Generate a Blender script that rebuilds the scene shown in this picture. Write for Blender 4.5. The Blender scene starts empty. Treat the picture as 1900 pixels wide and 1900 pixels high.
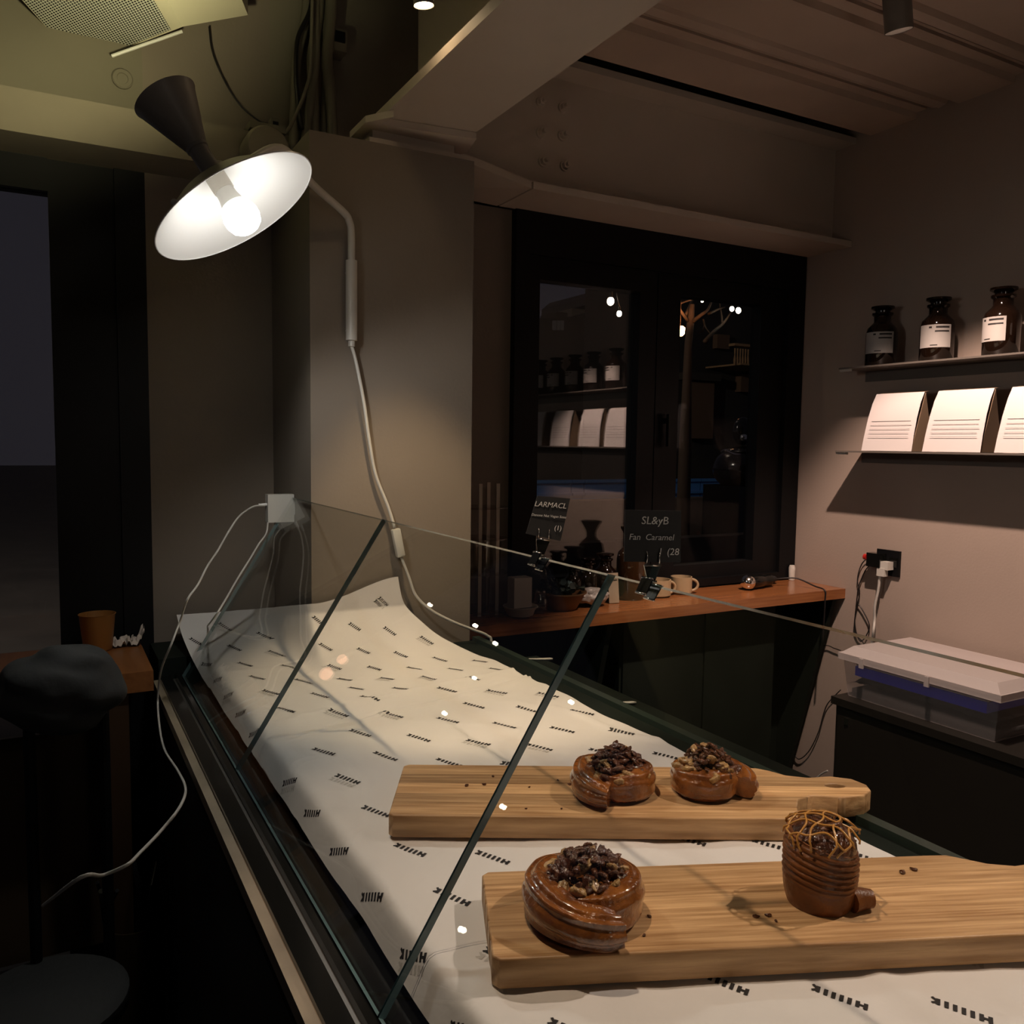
import bpy, bmesh, math, random
from mathutils import Vector, Matrix, noise
random.seed(7)
S = bpy.context.scene
COL = S.collection
PI = math.pi

# ------------------------------------------------------------------ camera
FOC = 1564.4453                       # focal length in pixels of a 1900 px frame
YAW, PITCH, ROLL = (math.radians(a) for a in (28.9155, -4.5885, 0.77896))
CAM = Vector((0, 0, 1.5))
_f = Vector((math.sin(YAW) * math.cos(PITCH), math.cos(YAW) * math.cos(PITCH), math.sin(PITCH)))
_r0 = Vector((math.cos(YAW), -math.sin(YAW), 0)); _u0 = _r0.cross(_f)
_r = _r0 * math.cos(ROLL) + _u0 * math.sin(ROLL); _u = -_r0 * math.sin(ROLL) + _u0 * math.cos(ROLL)
cd = bpy.data.cameras.new('camera'); cam = bpy.data.objects.new('camera', cd); COL.objects.link(cam)
cam.matrix_world = Matrix(((_r.x, _u.x, -_f.x, CAM.x), (_r.y, _u.y, -_f.y, CAM.y), (_r.z, _u.z, -_f.z, CAM.z), (0, 0, 0, 1)))
cd.sensor_fit = 'HORIZONTAL'; cd.sensor_width = 36.0; cd.lens = 36.0 * FOC / 1900.0
cd.clip_start = 0.02; cd.clip_end = 200
S.camera = cam

# ------------------------------------------------------------------ world, colour, exposure
W = bpy.data.worlds.new('night_sky'); S.world = W; W.use_nodes = True
W.node_tree.nodes['Background'].inputs[0].default_value = (0.0195, 0.0180, 0.0230, 1)
W.node_tree.nodes['Background'].inputs[1].default_value = 1.0
S.view_settings.view_transform = 'Standard'; S.view_settings.look = 'None'
S.view_settings.exposure = 0.0; S.view_settings.gamma = 1.0; S.view_settings.use_curve_mapping = False
S.cycles.use_denoising = True
S.cycles.max_bounces = 7; S.cycles.diffuse_bounces = 4; S.cycles.transparent_max_bounces = 16; S.cycles.glossy_bounces = 3
S.cycles.use_adaptive_sampling = True; S.cycles.adaptive_threshold = 0.05
S.cycles.sample_clamp_indirect = 4.0
S.cycles.caustics_reflective = False; S.cycles.caustics_refractive = False

# light levels (each is used in the builder of its own lamp)
LAMP_W, LAMP_BULB, LAMP_UP = 9.5, 18.0, 17.0
SPOT_SHELF_W, SPOT_PAPER_W, SPOT_BOARD_W, SPOT_BACK_W = 140.0, 88.0, 46.0, 62.0
FILL_GLOBE_W = 5.5  # power of the added fill globe behind the viewer
WARM = (1.0, 0.74, 0.55); COOL = (1.0, 0.96, 0.90)

# ------------------------------------------------------------------ helpers
def ray(px, py):
    return _r * ((px - 950) / FOC) - _u * ((py - 950) / FOC) + _f
def at(px, py, X=None, Y=None, z=None):
    "world point on the plane X=, Y= or z= (used to read real places off the survey of the photograph)"
    d = ray(px, py)
    t = (X / d.x) if X is not None else (Y / d.y) if Y is not None else ((z - CAM.z) / d.z)
    return CAM + d * t
def V(*a): return Vector(a)

MATS = {}
def mat(name, col=(.5, .5, .5), rough=.5, metal=0., spec=.5, var=0., scale=8., bump=0., bscale=40., emit=None, estr=0., coat=0., alpha=None, stretch=None, col2=None, rnd=0.):
    if name in MATS: return MATS[name]
    m = bpy.data.materials.new(name); m.use_nodes = True; MATS[name] = m
    nt = m.node_tree; b = nt.nodes['Principled BSDF']
    b.inputs['Base Color'].default_value = (*col, 1); b.inputs['Roughness'].default_value = rough
    b.inputs['Metallic'].default_value = metal; b.inputs['Specular IOR Level'].default_value = spec
    if coat: b.inputs['Coat Weight'].default_value = coat; b.inputs['Coat Roughness'].default_value = .08
    if emit: b.inputs['Emission Color'].default_value = (*emit, 1); b.inputs['Emission Strength'].default_value = estr
    if var or bump:
        tc = nt.nodes.new('ShaderNodeTexCoord'); mp = nt.nodes.new('ShaderNodeMapping')
        nt.links.new(tc.outputs['Object'], mp.inputs[0])
        if stretch: mp.inputs['Scale'].default_value = stretch
    if var:
        n = nt.nodes.new('ShaderNodeTexNoise'); n.inputs['Scale'].default_value = scale; n.inputs['Detail'].default_value = 5
        nt.links.new(mp.outputs[0], n.inputs[0])
        cr = nt.nodes.new('ShaderNodeValToRGB'); cr.color_ramp.elements[0].position = .3; cr.color_ramp.elements[1].position = .7
        c2 = col2 if col2 else tuple(min(1, c * (1 + var)) for c in col)
        c1 = col if col2 else tuple(c * (1 - var) for c in col)
        cr.color_ramp.elements[0].color = (*c1, 1); cr.color_ramp.elements[1].color = (*c2, 1)
        nt.links.new(n.outputs[0], cr.inputs[0]); out = cr.outputs[0]
        if rnd:
            oi = nt.nodes.new('ShaderNodeObjectInfo'); hs = nt.nodes.new('ShaderNodeHueSaturation')
            mr = nt.nodes.new('ShaderNodeMapRange'); mr.inputs[3].default_value = 1 - rnd; mr.inputs[4].default_value = 1 + rnd
            nt.links.new(oi.outputs['Random'], mr.inputs[0]); nt.links.new(mr.outputs[0], hs.inputs['Value'])
            nt.links.new(out, hs.inputs['Color']); out = hs.outputs[0]
        nt.links.new(out, b.inputs['Base Color'])
    if bump:
        n2 = nt.nodes.new('ShaderNodeTexNoise'); n2.inputs['Scale'].default_value = bscale; n2.inputs['Detail'].default_value = 4
        nt.links.new(mp.outputs[0], n2.inputs[0])
        bp = nt.nodes.new('ShaderNodeBump'); bp.inputs['Strength'].default_value = bump; bp.inputs['Distance'].default_value = .01
        nt.links.new(n2.outputs[0], bp.inputs['Height']); nt.links.new(bp.outputs[0], b.inputs['Normal'])
    return m
def glassmat(name, tint=(1, 1, 1), ior=1.5, base=0., rough=0.):
    "clear pane: transmits straight through, reflects by Fresnel"
    if name in MATS: return MATS[name]
    m = bpy.data.materials.new(name); m.use_nodes = True; MATS[name] = m
    nt = m.node_tree; nt.nodes.clear()
    o = nt.nodes.new('ShaderNodeOutputMaterial'); mx = nt.nodes.new('ShaderNodeMixShader')
    t = nt.nodes.new('ShaderNodeBsdfTransparent'); t.inputs[0].default_value = (*tint, 1)
    g = nt.nodes.new('ShaderNodeBsdfGlossy'); g.inputs['Roughness'].default_value = rough
    fr = nt.nodes.new('ShaderNodeFresnel'); fr.inputs[0].default_value = ior
    ad = nt.nodes.new('ShaderNodeMath'); ad.operation = 'ADD'; ad.inputs[1].default_value = base; ad.use_clamp = True
    ge = nt.nodes.new('ShaderNodeNewGeometry'); mr = nt.nodes.new('ShaderNodeMapRange'); mr.inputs[3].default_value = ior; mr.inputs[4].default_value = 1 / ior
    nt.links.new(ge.outputs['Backfacing'], mr.inputs[0]); nt.links.new(mr.outputs[0], fr.inputs[0])      # same outside index from both faces
    nt.links.new(fr.outputs[0], ad.inputs[0]); nt.links.new(ad.outputs[0], mx.inputs[0])
    nt.links.new(t.outputs[0], mx.inputs[1]); nt.links.new(g.outputs[0], mx.inputs[2]); nt.links.new(mx.outputs[0], o.inputs[0])
    return m
def emitmat(name, col, s): return mat(name, (0.8, 0.8, 0.8), emit=col, estr=s)

class MB:
    "collects shapes; build() links them as ONE mesh object"
    def __init__(self): self.bm = bmesh.new()
    def box(self, lo, hi, rot=None, piv=None):
        x0, y0, z0 = lo; x1, y1, z1 = hi
        vs = [V(x, y, z) for x in (x0, x1) for y in (y0, y1) for z in (z0, z1)]
        if rot is not None:
            p = V(*piv) if piv is not None else V((x0 + x1) / 2, (y0 + y1) / 2, (z0 + z1) / 2)
            vs = [p + rot @ (v - p) for v in vs]
        b = [self.bm.verts.new(v) for v in vs]
        for f in ((0, 1, 3, 2), (4, 6, 7, 5), (0, 4, 5, 1), (2, 3, 7, 6), (0, 2, 6, 4), (1, 5, 7, 3)): self.bm.faces.new([b[i] for i in f])
        return self
    def hexa(self, pts):
        b = [self.bm.verts.new(p) for p in pts]
        for f in ((3, 2, 1, 0), (4, 5, 6, 7), (0, 1, 5, 4), (1, 2, 6, 5), (2, 3, 7, 6), (3, 0, 4, 7)): self.bm.faces.new([b[i] for i in f])
        return self
    def ring(self, c, ax, r, n, ph=0.):
        ax = ax.normalized(); a = ax.orthogonal().normalized(); b = ax.cross(a)
        return [self.bm.verts.new(c + (a * math.cos(ph + 2 * PI * i / n) + b * math.sin(ph + 2 * PI * i / n)) * r) for i in range(n)]
    def skin(self, rings, caps=True, closed=True):
        for A, B in zip(rings, rings[1:]):
            n = len(A)
            for i in range(n if closed else n - 1): self.bm.faces.new((A[i], A[(i + 1) % n], B[(i + 1) % n], B[i]))
        if caps:
            self.bm.faces.new(rings[0][::-1]); self.bm.faces.new(rings[-1])
        return self
    def cyl(self, p0, p1, r0, r1=None, n=20, caps=True):
        p0, p1 = V(*p0), V(*p1); r1 = r0 if r1 is None else r1; ax = p1 - p0
        return self.skin([self.ring(p0, ax, r0, n), self.ring(p1, ax, r1, n)], caps)
    def lathe(self, base, ax, prof, n=28, caps=True):
        base = V(*base); ax = V(*ax).normalized()
        return self.skin([self.ring(base + ax * h, ax, max(r, 1e-4), n) for r, h in prof], caps)
    def tube(self, pts, r, n=8, caps=True):
        pts = [V(*p) for p in pts]; rings = []; up = None
        for i, p in enumerate(pts):
            d = (pts[min(i + 1, len(pts) - 1)] - pts[max(i - 1, 0)]).normalized()
            if up is None: up = d.orthogonal().normalized()
            up = (up - d * up.dot(d)); up = up.normalized() if up.length > 1e-6 else d.orthogonal().normalized()
            b = d.cross(up); rr = r[i] if isinstance(r, (list, tuple)) else r
            rings.append([self.bm.verts.new(p + (up * math.cos(2 * PI * k / n) + b * math.sin(2 * PI * k / n)) * rr) for k in range(n)])
        return self.skin(rings, caps)
    def sphere(self, c, r, nu=16, nv=10, sc=(1, 1, 1), rot=None):
        mtx = Matrix.Translation(V(*c)) @ (rot.to_4x4() if rot is not None else Matrix()) @ Matrix.Diagonal((sc[0], sc[1], sc[2], 1))
        bmesh.ops.create_uvsphere(self.bm, u_segments=nu, v_segments=nv, radius=r, matrix=mtx); return self
    def poly(self, pts, th):
        "closed outline extruded by the vector th"
        a = [self.bm.verts.new(V(*p)) for p in pts]; b = [self.bm.verts.new(V(*p) + V(*th)) for p in pts]; n = len(a)
        self.bm.faces.new(a[::-1]); self.bm.faces.new(b)
        for i in range(n): self.bm.faces.new((a[i], a[(i + 1) % n], b[(i + 1) % n], b[i]))
        return self
    def quad(self, *pts):
        self.bm.faces.new([self.bm.verts.new(V(*p)) for p in pts]); return self
    def bevel(self, w, seg=2):
        es = [e for e in self.bm.edges if len(e.link_faces) == 2 and e.calc_face_angle(0) > .6]
        bmesh.ops.bevel(self.bm, geom=es, offset=w, segments=seg, affect='EDGES', profile=.5); return self
    def build(self, name, m, parent=None, smooth=None, center=True, bev=0.):
        if bev: self.bevel(bev)
        bmesh.ops.recalc_face_normals(self.bm, faces=self.bm.faces[:])
        me = bpy.data.meshes.new(name); self.bm.to_mesh(me); self.bm.free()
        if smooth is not None:
            me.shade_smooth()
            if smooth > 0: me.set_sharp_from_angle(angle=smooth)
        me.materials.append(m)
        o = bpy.data.objects.new(name, me); COL.objects.link(o)
        if parent is not None:
            o.parent = parent; o.matrix_parent_inverse = pinv(parent)
        return o
def pinv(p):
    return p.matrix_basis.inverted()
def tag(o, label=None, cat=None, group=None, kind=None):
    if label: o['label'] = label
    if cat: o['category'] = cat
    if group: o['group'] = group
    if kind: o['kind'] = kind
    return o
def empty(name, loc, label=None, cat=None, group=None):
    o = bpy.data.objects.new(name, None); COL.objects.link(o); o.location = loc; o.empty_display_size = .05
    return tag(o, label, cat, group)
def struct(o): o['kind'] = 'structure'; return o
def box(name, lo, hi, m, parent=None, bev=0., smooth=None):
    return MB().box(lo, hi).build(name, m, parent, smooth if smooth is not None else (.7 if bev else None), bev=bev)
def spline(pts, k=10):
    P = [V(*p) for p in pts]; P = [P[0] * 2 - P[1]] + P + [P[-1] * 2 - P[-2]]; out = []
    for i in range(1, len(P) - 2):
        for j in range(k):
            t = j / k; a, b, c, d = P[i - 1], P[i], P[i + 1], P[i + 2]
            out.append(.5 * ((2 * b) + (c - a) * t + (2 * a - 5 * b + 4 * c - d) * t * t + (3 * b - a - 3 * c + d) * t ** 3))
    out.append(P[-2]); return out
def copy_tree(o, parent=None):
    c = o.copy(); COL.objects.link(c)
    if parent is not None: c.parent = parent
    for ch in list(o.children): copy_tree(ch, c)
    return c
def text_mesh(name, body, size, mtx, m, parent, shear=0., ext=.0003, align='CENTER', spacing=1.):
    cu = bpy.data.curves.new(name, 'FONT'); cu.body = body; cu.size = size; cu.shear = shear; cu.extrude = ext
    cu.align_x = align; cu.align_y = 'CENTER'; cu.space_character = spacing; cu.resolution_u = 3
    t = bpy.data.objects.new(name + '_tmp', cu); COL.objects.link(t)
    me = bpy.data.meshes.new_from_object(t.evaluated_get(bpy.context.evaluated_depsgraph_get()))
    bpy.data.objects.remove(t); bpy.data.curves.remove(cu)
    me.transform(mtx); me.materials.clear(); me.materials.append(m); me.name = name
    o = bpy.data.objects.new(name, me); COL.objects.link(o); o.parent = parent; o.matrix_parent_inverse = pinv(parent)
    return o
def frame_mtx(o, x, y):
    x = x.normalized(); z = x.cross(y).normalized(); y = z.cross(x)
    return Matrix(((x.x, y.x, z.x, o.x), (x.y, y.y, z.y, o.y), (x.z, y.z, z.z, o.z), (0, 0, 0, 1)))
def spotlight(name, loc, target, w, col, size, blend=.5, rad=.02, parent=None):
    l = bpy.data.lights.new(name, 'SPOT'); l.energy = w; l.color = col; l.spot_size = math.radians(size); l.spot_blend = blend; l.shadow_soft_size = rad
    o = bpy.data.objects.new(name, l); COL.objects.link(o)
    o.location = loc; o.rotation_euler = (V(*target) - V(*loc)).to_track_quat('-Z', 'Y').to_euler()
    if parent is not None: o.parent = parent; o.matrix_parent_inverse = pinv(parent)
    return o

# ------------------------------------------------------------------ materials
M_wall = mat('taupe_wall_paint', (.205, .172, .138), .85, var=.05, scale=3, bump=.05, bscale=120)
M_wallR = mat('rosy_taupe_wall_paint', (.40, .325, .275), .8, var=.04, scale=3, bump=.05, bscale=120)
M_wallL = mat('olive_grey_plaster', (.20, .18, .135), .85, var=.08, scale=2.5, bump=.06, bscale=60)
M_steel = mat('painted_beam_steel', (.56, .49, .42), .6, var=.05, scale=4, bump=.03, bscale=30)
M_deck = mat('painted_roof_deck', (.58, .47, .39), .55, var=.05, scale=5)
M_dark = mat('black_powder_coat', (.005, .0053, .006), .5, spec=.2)
M_darkg = mat('dark_green_laminate', (.010, .014, .011), .6, spec=.12, var=.25, scale=5)
M_black = mat('black_gloss_stone', (.006, .0065, .006), .12, spec=.5)
M_floor = mat('dark_concrete_floor', (.07, .065, .055), .6, var=.25, scale=3)
M_paper = mat('white_wrapping_paper', (.72, .70, .68), .55, var=.04, scale=6, bump=.16, bscale=22)
M_ink = mat('black_print_ink', (.012, .010, .010), .6)
M_ghost = mat('pale_ghost_print', (.52, .50, .47), .6)
M_board = mat('oiled_board_wood', (.36, .19, .075), .48, var=.3, scale=3.4, bump=.10, bscale=9, stretch=(2.2, 60, 30), rnd=.26, col2=(.72, .455, .225))
M_bar = mat('varnished_bar_wood', (.24, .085, .028), .22, var=.3, scale=3.5, stretch=(1.5, 30, 30), col2=(.36, .145, .05))
M_table = mat('orange_table_wood', (.20, .075, .022), .35, var=.3, scale=3, stretch=(20, 1.5, 20), col2=(.28, .11, .035))
M_shade = mat('grey_lamp_enamel', (.24, .225, .205), .45)
M_white = mat('white_enamel', (.80, .80, .78), .4)
M_plastic = mat('white_plastic', (.62, .61, .56), .35)
M_tube = mat('pale_grey_metal_paint', (.50, .48, .44), .35)
M_cord = mat('white_cable_jacket', (.55, .54, .50), .4)
M_blackcord = mat('black_cable_jacket', (.01, .009, .009), .4)
M_glass = glassmat('clear_glass', (.965, .975, .968), 1.45)
M_wglass = glassmat('dark_window_glass', (.80, .80, .80), 1.5, base=.13)
M_edge = mat('teal_glass_edge', (.12, .20, .21), .2, spec=.8, var=.25, scale=3)
M_acryl = glassmat('clear_acrylic', (.90, .88, .85), 1.4, base=.03)
M_chrome = mat('polished_chrome', (.75, .73, .70), .12, metal=1.)
M_cream = mat('cream_edge_trim', (.24, .20, .14), .6, var=.2, scale=10)

# ================================================================== THE SETTING
YP, XP0, XP1 = 1.983, .549, .972            # pillar face, its left and right edges
YL, YW, XR = 2.36, 2.535, 2.75              # recess wall, window wall, right wall
ZDECK = 2.676
struct(box('floor', (-3.2, -1.8, -.1), (2.9, 2.75, 0), M_floor))
struct(box('ceiling', (-3.2, -1.8, 3.3), (2.9, 2.75, 3.4), mat('dark_ceiling_paint', (.07, .065, .052), .9, var=.1)))
struct(box('wall_right', (XR, -1.8, 0), (XR + .12, 2.75, 3.3), M_wallR))
struct(box('wall_front', (-3.2, -1.9, 0), (2.9, -1.8, 3.3), M_wall))
struct(box('wall_pillar', (XP0, YP, 0), (XP1, YW + .05, 2.215), M_wall))
struct(box('wall_recess', (.235, YL, 0), (XP0, YL + .12, 3.3), M_wall))
struct(box('wall_above_pillar', (XP0, YL, 2.215), (1.12, YL + .12, 3.3), M_wallL))
wb = MB()
wb.box((XP1, YW, 0), (1.385, YW + .12, 2.32)).box((1.385, YW, 0), (XR, YW + .12, .955)).box((1.0, YW, 2.28), (XR, YW + .12, 3.3))
struct(wb.build('wall_back', M_wall))
struct(box('wall_below_bar', (XP1 + .03, YW - .012, 0), (XR - .03, YW - .001, .93), M_darkg))
struct(box('wall_lintel', (-1.4, 2.2, 2.168), (XP0, YL - .001, 2.262), mat('taupe_lintel', (.19, .165, .125), .8, var=.06)))
struct(box('wall_over_door', (-3.2, YL, 2.168), (.235, YL + .12, 3.3), M_wallL))

# glazed entrance at the left, black frame
d1 = struct(empty('door_1', (-.3, YL + .05, 0)))
for lo, hi in (((.165, YL, 0), (.235, YL + .07, 2.168)), ((.02, YL + .01, 0), (.165, YL + .06, 2.168)), ((-1.35, YL, 0), (-1.28, YL + .07, 2.168)), ((-1.28, YL, 2.09), (.02, YL + .06, 2.168)), ((-1.28, YL, 0), (.02, YL + .06, .14))):
    box('door_frame', lo, hi, M_dark, d1, bev=.004)
box('door_pane', (-1.28, YL + .02, .14), (.02, YL + .03, 2.09), glassmat('door_glass', (.85, .85, .85), 1.5), d1)
struct(box('wall_left', (-3.2, YL, 0), (-1.35, YL + .12, 2.168), M_wallL))

# window with two black sashes
w1 = struct(empty('window_1', (2.06, YW + .03, .955)))
Y0, Y1 = YW - .03, YW + .06
def wf(name, lo, hi, bev=.004): return box(name, lo, hi, M_dark, w1, bev=bev)
wf('window_frame', (1.385, Y0, .956), (1.44, Y1, 2.279)); wf('window_frame', (2.655, Y0, .956), (2.746, Y1, 2.279))
wf('window_frame', (1.44, Y0, 2.14), (2.655, Y1, 2.279)); wf('window_frame', (1.44, Y0, .956), (2.655, Y1, .985))
for (a, b, g0, g1, zb, zt) in ((1.44, 1.995, 1.491, 1.917, 1.03, 2.062), (2.0, 2.655, 2.108, 2.522, 1.04, 2.068)):
    yy0, yy1 = YW - .012, YW + .045
    wf('sash_stile', (a, yy0, .985), (g0, yy1, 2.14)); wf('sash_stile', (g1, yy0, .985), (b, yy1, 2.14))
    wf('sash_rail', (g0, yy0, zt), (g1, yy1, 2.14)); wf('sash_rail', (g0, yy0, .985), (g1, yy1, zb))
    pn = box('pane', (g0 - .005, YW + .022, zb - .005), (g1 + .005, YW + .028, zt + .005), M_wglass if g0 < 2 else glassmat('plain_window_glass', (.85, .85, .85), 1.18), w1)
    if g0 > 2: pn.data.transform(Matrix.Translation(((g0 + g1) / 2, YW + .025, 0)) @ Matrix.Rotation(math.radians(2.), 4, 'Z') @ Matrix.Translation((-(g0 + g1) / 2, -(YW + .025), 0)))
hd = MB().box((2.035, YW - .05, 1.50), (2.06, YW - .035, 1.62)).box((2.04, YW - .036, 1.585), (2.055, YW - .012, 1.605))
hd.build('window_handle', M_dark, w1, bev=.003)

# ------------------------------------------------------------------ steelwork
def ibeam_x(x0, x1, yf, yb, zb, zt, yweb, tf=.022, tw=.014):
    return MB().box((x0, yf, zb), (x1, yb, zb + tf)).box((x0, yf, zt - tf), (x1, yb, zt)).box((x0, yweb - tw / 2, zb + tf), (x1, yweb + tw / 2, zt - tf))
bx = struct(empty('beam_over_window', (1.9, 2.39, 2.28)))
ibeam_x(1.325, XR, 2.291, 2.515, 2.279, 2.688, 2.393).build('girder', M_steel, bx)
# haunched end piece: its bottom flange climbs to the column
hp = MB()
hp.hexa([V(1.02, 2.291, 2.335), V(1.318, 2.291, 2.279), V(1.318, 2.515, 2.279), V(1.02, 2.515, 2.29), V(1.02, 2.291, 2.357), V(1.318, 2.291, 2.301), V(1.318, 2.515, 2.301), V(1.02, 2.515, 2.312)])
hp.build('haunch_flange', M_steel, bx)
MB().box((.99, 2.386, 2.30), (1.325, 2.40, 2.688)).build('haunch_web', M_steel, bx)
box('splice_plate', (1.0, 2.374, 2.325), (1.54, 2.386, 2.64), M_steel, bx)
for px, py in ((1003, 190), (1044, 200), (1003, 247), (1043, 252), (1007, 300), (1047, 308)):
    p = at(px, py, Y=2.372)
    b = MB(); b.cyl((p.x, 2.374, p.z), (p.x, 2.366, p.z), .017, n=16); b.cyl((p.x, 2.366, p.z), (p.x, 2.352, p.z), .0135, n=6); b.cyl((p.x, 2.352, p.z), (p.x, 2.338, p.z), .0075, n=10)
    b.build('bolt', M_steel, bx)
by = struct(empty('beam_over_counter', (.846, 1.0, 2.28)))
MB().box((.727, -1.7, 2.279), (.966, 2.035, 2.301)).box((.727, -1.7, 2.652), (.966, 2.035, 2.674)).box((.839, -1.7, 2.301), (.853, 2.035, 2.652)).build('girder', M_steel, by)
MB().poly([(.727, 1.99, 2.262), (.735, 1.93, 2.262), (.69, 2.0, 2.262), (.69, 2.12, 2.262), (.966, 2.12, 2.262), (.99, 2.06, 2.262), (.966, 1.96, 2.262)], (0, 0, .016)).build('bearing_plate', M_steel, by)
box('packing_plate', (.70, 2.0, 2.216), (.955, 2.12, 2.232), M_steel, by)
box('web_stub', (.72, 2.035, 2.232), (.94, 2.11, 2.262), M_steel, by)

# profiled roof deck, one panel per pitch
dk = struct(empty('ceiling_deck', (1.9, 1.4, ZDECK)))
pitch = .350
DP = [(0, 0), (.190, 0), (.191, .022), (.230, .022), (.234, .050), (.246, .050), (.250, .018), (.266, .014), (.268, .030), (.274, .030), (.277, .008), (.304, .014), (.328, .045), (.345, .045), (.350, .06), (0, .06)]
y = 2.225
while y > -1.7:
    MB().poly([(.97, y - a, ZDECK + h) for a, h in DP], (XR - .971, 0, 0)).build('deck_panel', M_deck, dk)
    y -= pitch

# ================================================================== COUNTER
ZP, ZL = .98, .930
ct = empty('display_counter', (.6, 1.2, 0), 'long dark display counter with cream front trim reaching back to the pillar', 'counter')
MB().box((.275, -.55, .04), (.975, YP - .002, ZL - .06)).box((.30, YP - .002, .04), (XP0 - .002, YL - .002, ZL - .06)).build('body', mat('counter_dark_panel', (.012, .012, .011), .5), ct)
MB().box((.335, -.58, ZL - .06), (.995, YP - .002, ZP - .001)).box((.335, YP - .002, ZL - .06), (XP0 - .002, YL - .002, ZP - .001)).box((.225, 2.172, ZL - .06), (.335, YL - .002, ZP - .012)).build('worktop', M_darkg, ct)
box('raised_ledge', (.262, -.58, ZL - .06), (.333, 2.17, ZL), M_black, ct, bev=.003)
box('outer_ledge', (.227, -.58, ZL - .06), (.253, 2.17, ZL - .004), M_black, ct, bev=.003)
box('glass_channel', (.253, -.58, ZL - .06), (.262, 2.17, ZL - .013), mat('brushed_channel', (.25, .24, .22), .35, metal=.8), ct)
box('edge_trim', (.212, -.58, ZL - .032), (.227, 2.17, ZL - .012), M_cream, ct, bev=.002)
box('front_panel', (.218, -.58, .10), (.274, 2.17, ZL - .06), mat('counter_front_black', (.010, .009, .008), .5, var=.2), ct)
box('rim', (.978, -.58, ZP - .001), (.997, YP - .004, ZP + .010), mat('green_black_rim', (.022, .034, .026), .3), ct, bev=.003)

# ---- slanted glass screen in three panes
GB, GT = V(.276, 0, ZL + .001), V(.543, 0, 1.357)
gdir = (GT - GB).normalized(); gn = V(-gdir.z, 0, gdir.x)
gs = empty('glass_screen', (GB.x, .8, GB.z), 'slanted clear glass screen of three panes along the counter front', 'glass screen')
def pane(y0, y1):
    th = .008
    a, b = GB + gn * (th / 2), GB - gn * (th / 2); c, d = GT - gn * (th / 2), GT + gn * (th / 2)
    m = MB()
    m.quad((a.x, y0, a.z), (a.x, y1, a.z), (d.x, y1, d.z), (d.x, y0, d.z)); m.quad((b.x, y0, b.z), (c.x, y0, c.z), (c.x, y1, c.z), (b.x, y1, b.z))
    g = m.build('pane', M_glass, gs)
    e = MB()
    for yy in (y0, y1): e.quad((a.x, yy, a.z), (b.x, yy, b.z), (c.x, yy, c.z), (d.x, yy, d.z))
    e.quad((d.x, y0, d.z), (d.x, y1, d.z), (c.x, y1, c.z), (c.x, y0, c.z)); e.quad((a.x, y0, a.z), (b.x, y0, b.z), (b.x, y1, b.z), (a.x, y1, a.z))
    e.build('polished_edge', M_edge, g)
pane(1.4725, 2.13); pane(.7555, 1.4695); pane(-.25, .7525)

# ---- wrapping paper: two overlapping sheets, printed
def sst(a, b, x):
    t = max(0, min(1, (x - a) / (b - a))); return t * t * (3 - 2 * t)
def wr(x, y, seed):
    p = V(x * 7, y * 5, seed)
    h = noise.noise(p) * .0035 + abs(noise.noise(p * 2.3)) * .0022
    q = V(x * 3.1 + .4 * noise.noise(p), y * 2.6, seed + 7)
    return h + .0030 * max(0, 1 - 9 * abs(noise.noise(q)))
_dn = []                           # left border rolls down over the edge of the worktop: arc length -> (x, z)
_x, _z = .340, 0.
for _i in range(71):
    _dn.append((_x, _z)); _ph = math.radians(66) * sst(0, .024, _i * .001); _x -= .001 * math.cos(_ph); _z -= .001 * math.sin(_ph)
def ramp(u):
    if u >= .340: return u, 0.
    k = min(69.99, (.340 - u) * 1000); i = int(k); f = k - i
    return _dn[i][0] + (_dn[i + 1][0] - _dn[i][0]) * f, _dn[i][1] + (_dn[i + 1][1] - _dn[i][1]) * f
def prof(s, yb, rad, top):
    "flat up to yb, then rolls up a wall with radius rad"
    if s < yb: return s, 0.
    a = (s - yb) / rad
    if a < top: return yb + rad * math.sin(a), rad * (1 - math.cos(a))
    e = s - yb - rad * top
    return yb + rad * math.sin(top) + e * math.cos(top), rad * (1 - math.cos(top)) + e * math.sin(top)
def back_sheet(x, s):
    k = sst(.47, .545, x); t = max(0, (s - 1.62) / (2.31 - 1.62))
    ya, za = prof(s, 2.00, .72, 1.1)
    sp_end = 2.035 + .055 * sst(.55, .77, x)
    yb, zb = prof(s if s < 1.62 else 1.62 + t * (sp_end - 1.62), 1.77, .24, 1.45)
    ya = min(ya, 2.345); yb = min(yb, YP - .012)
    y, zz = ya + (yb - ya) * k, za + (zb - za) * k
    sl = 1 - sst(.0, .05, zz)
    rx, rz = ramp(x); kf = 1 - sst(1.95, 2.25, y); rx = x + (rx - x) * kf
    return V(rx, y, ZP + .0015 + zz + rz * kf + (wr(x, y, 3.1) + .0006) * (0.35 + .65 * sl) + .004 * math.exp(-((s - 1.52 - .26 * (x - .3)) / .012) ** 2))
def front_sheet(x, s):
    fold = .010 * math.exp(-((s - (.70 - .18 * (x - .3))) / .016) ** 2) * sst(.33, .37, x) * sst(.56, .44, x)
    lift = .007 * sst(0, .05, s - (1.42 + .27 * (x - .3)))
    rx, rz = ramp(x)
    fold += .0045 * math.exp(-((s - (1.415 + .27 * (x - .3))) / .005) ** 2) * sst(.33, .40, x)
    return V(rx, s, ZP + .0038 + rz + wr(x, s, 3.1) + .0012 * noise.noise(V(x * 22, s * 14, 9)) + fold + lift)
def back_right(s): return .928 - .165 * sst(1.80, 2.31, s) + .006 * noise.noise(V(s * 9, 1, 2))
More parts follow.
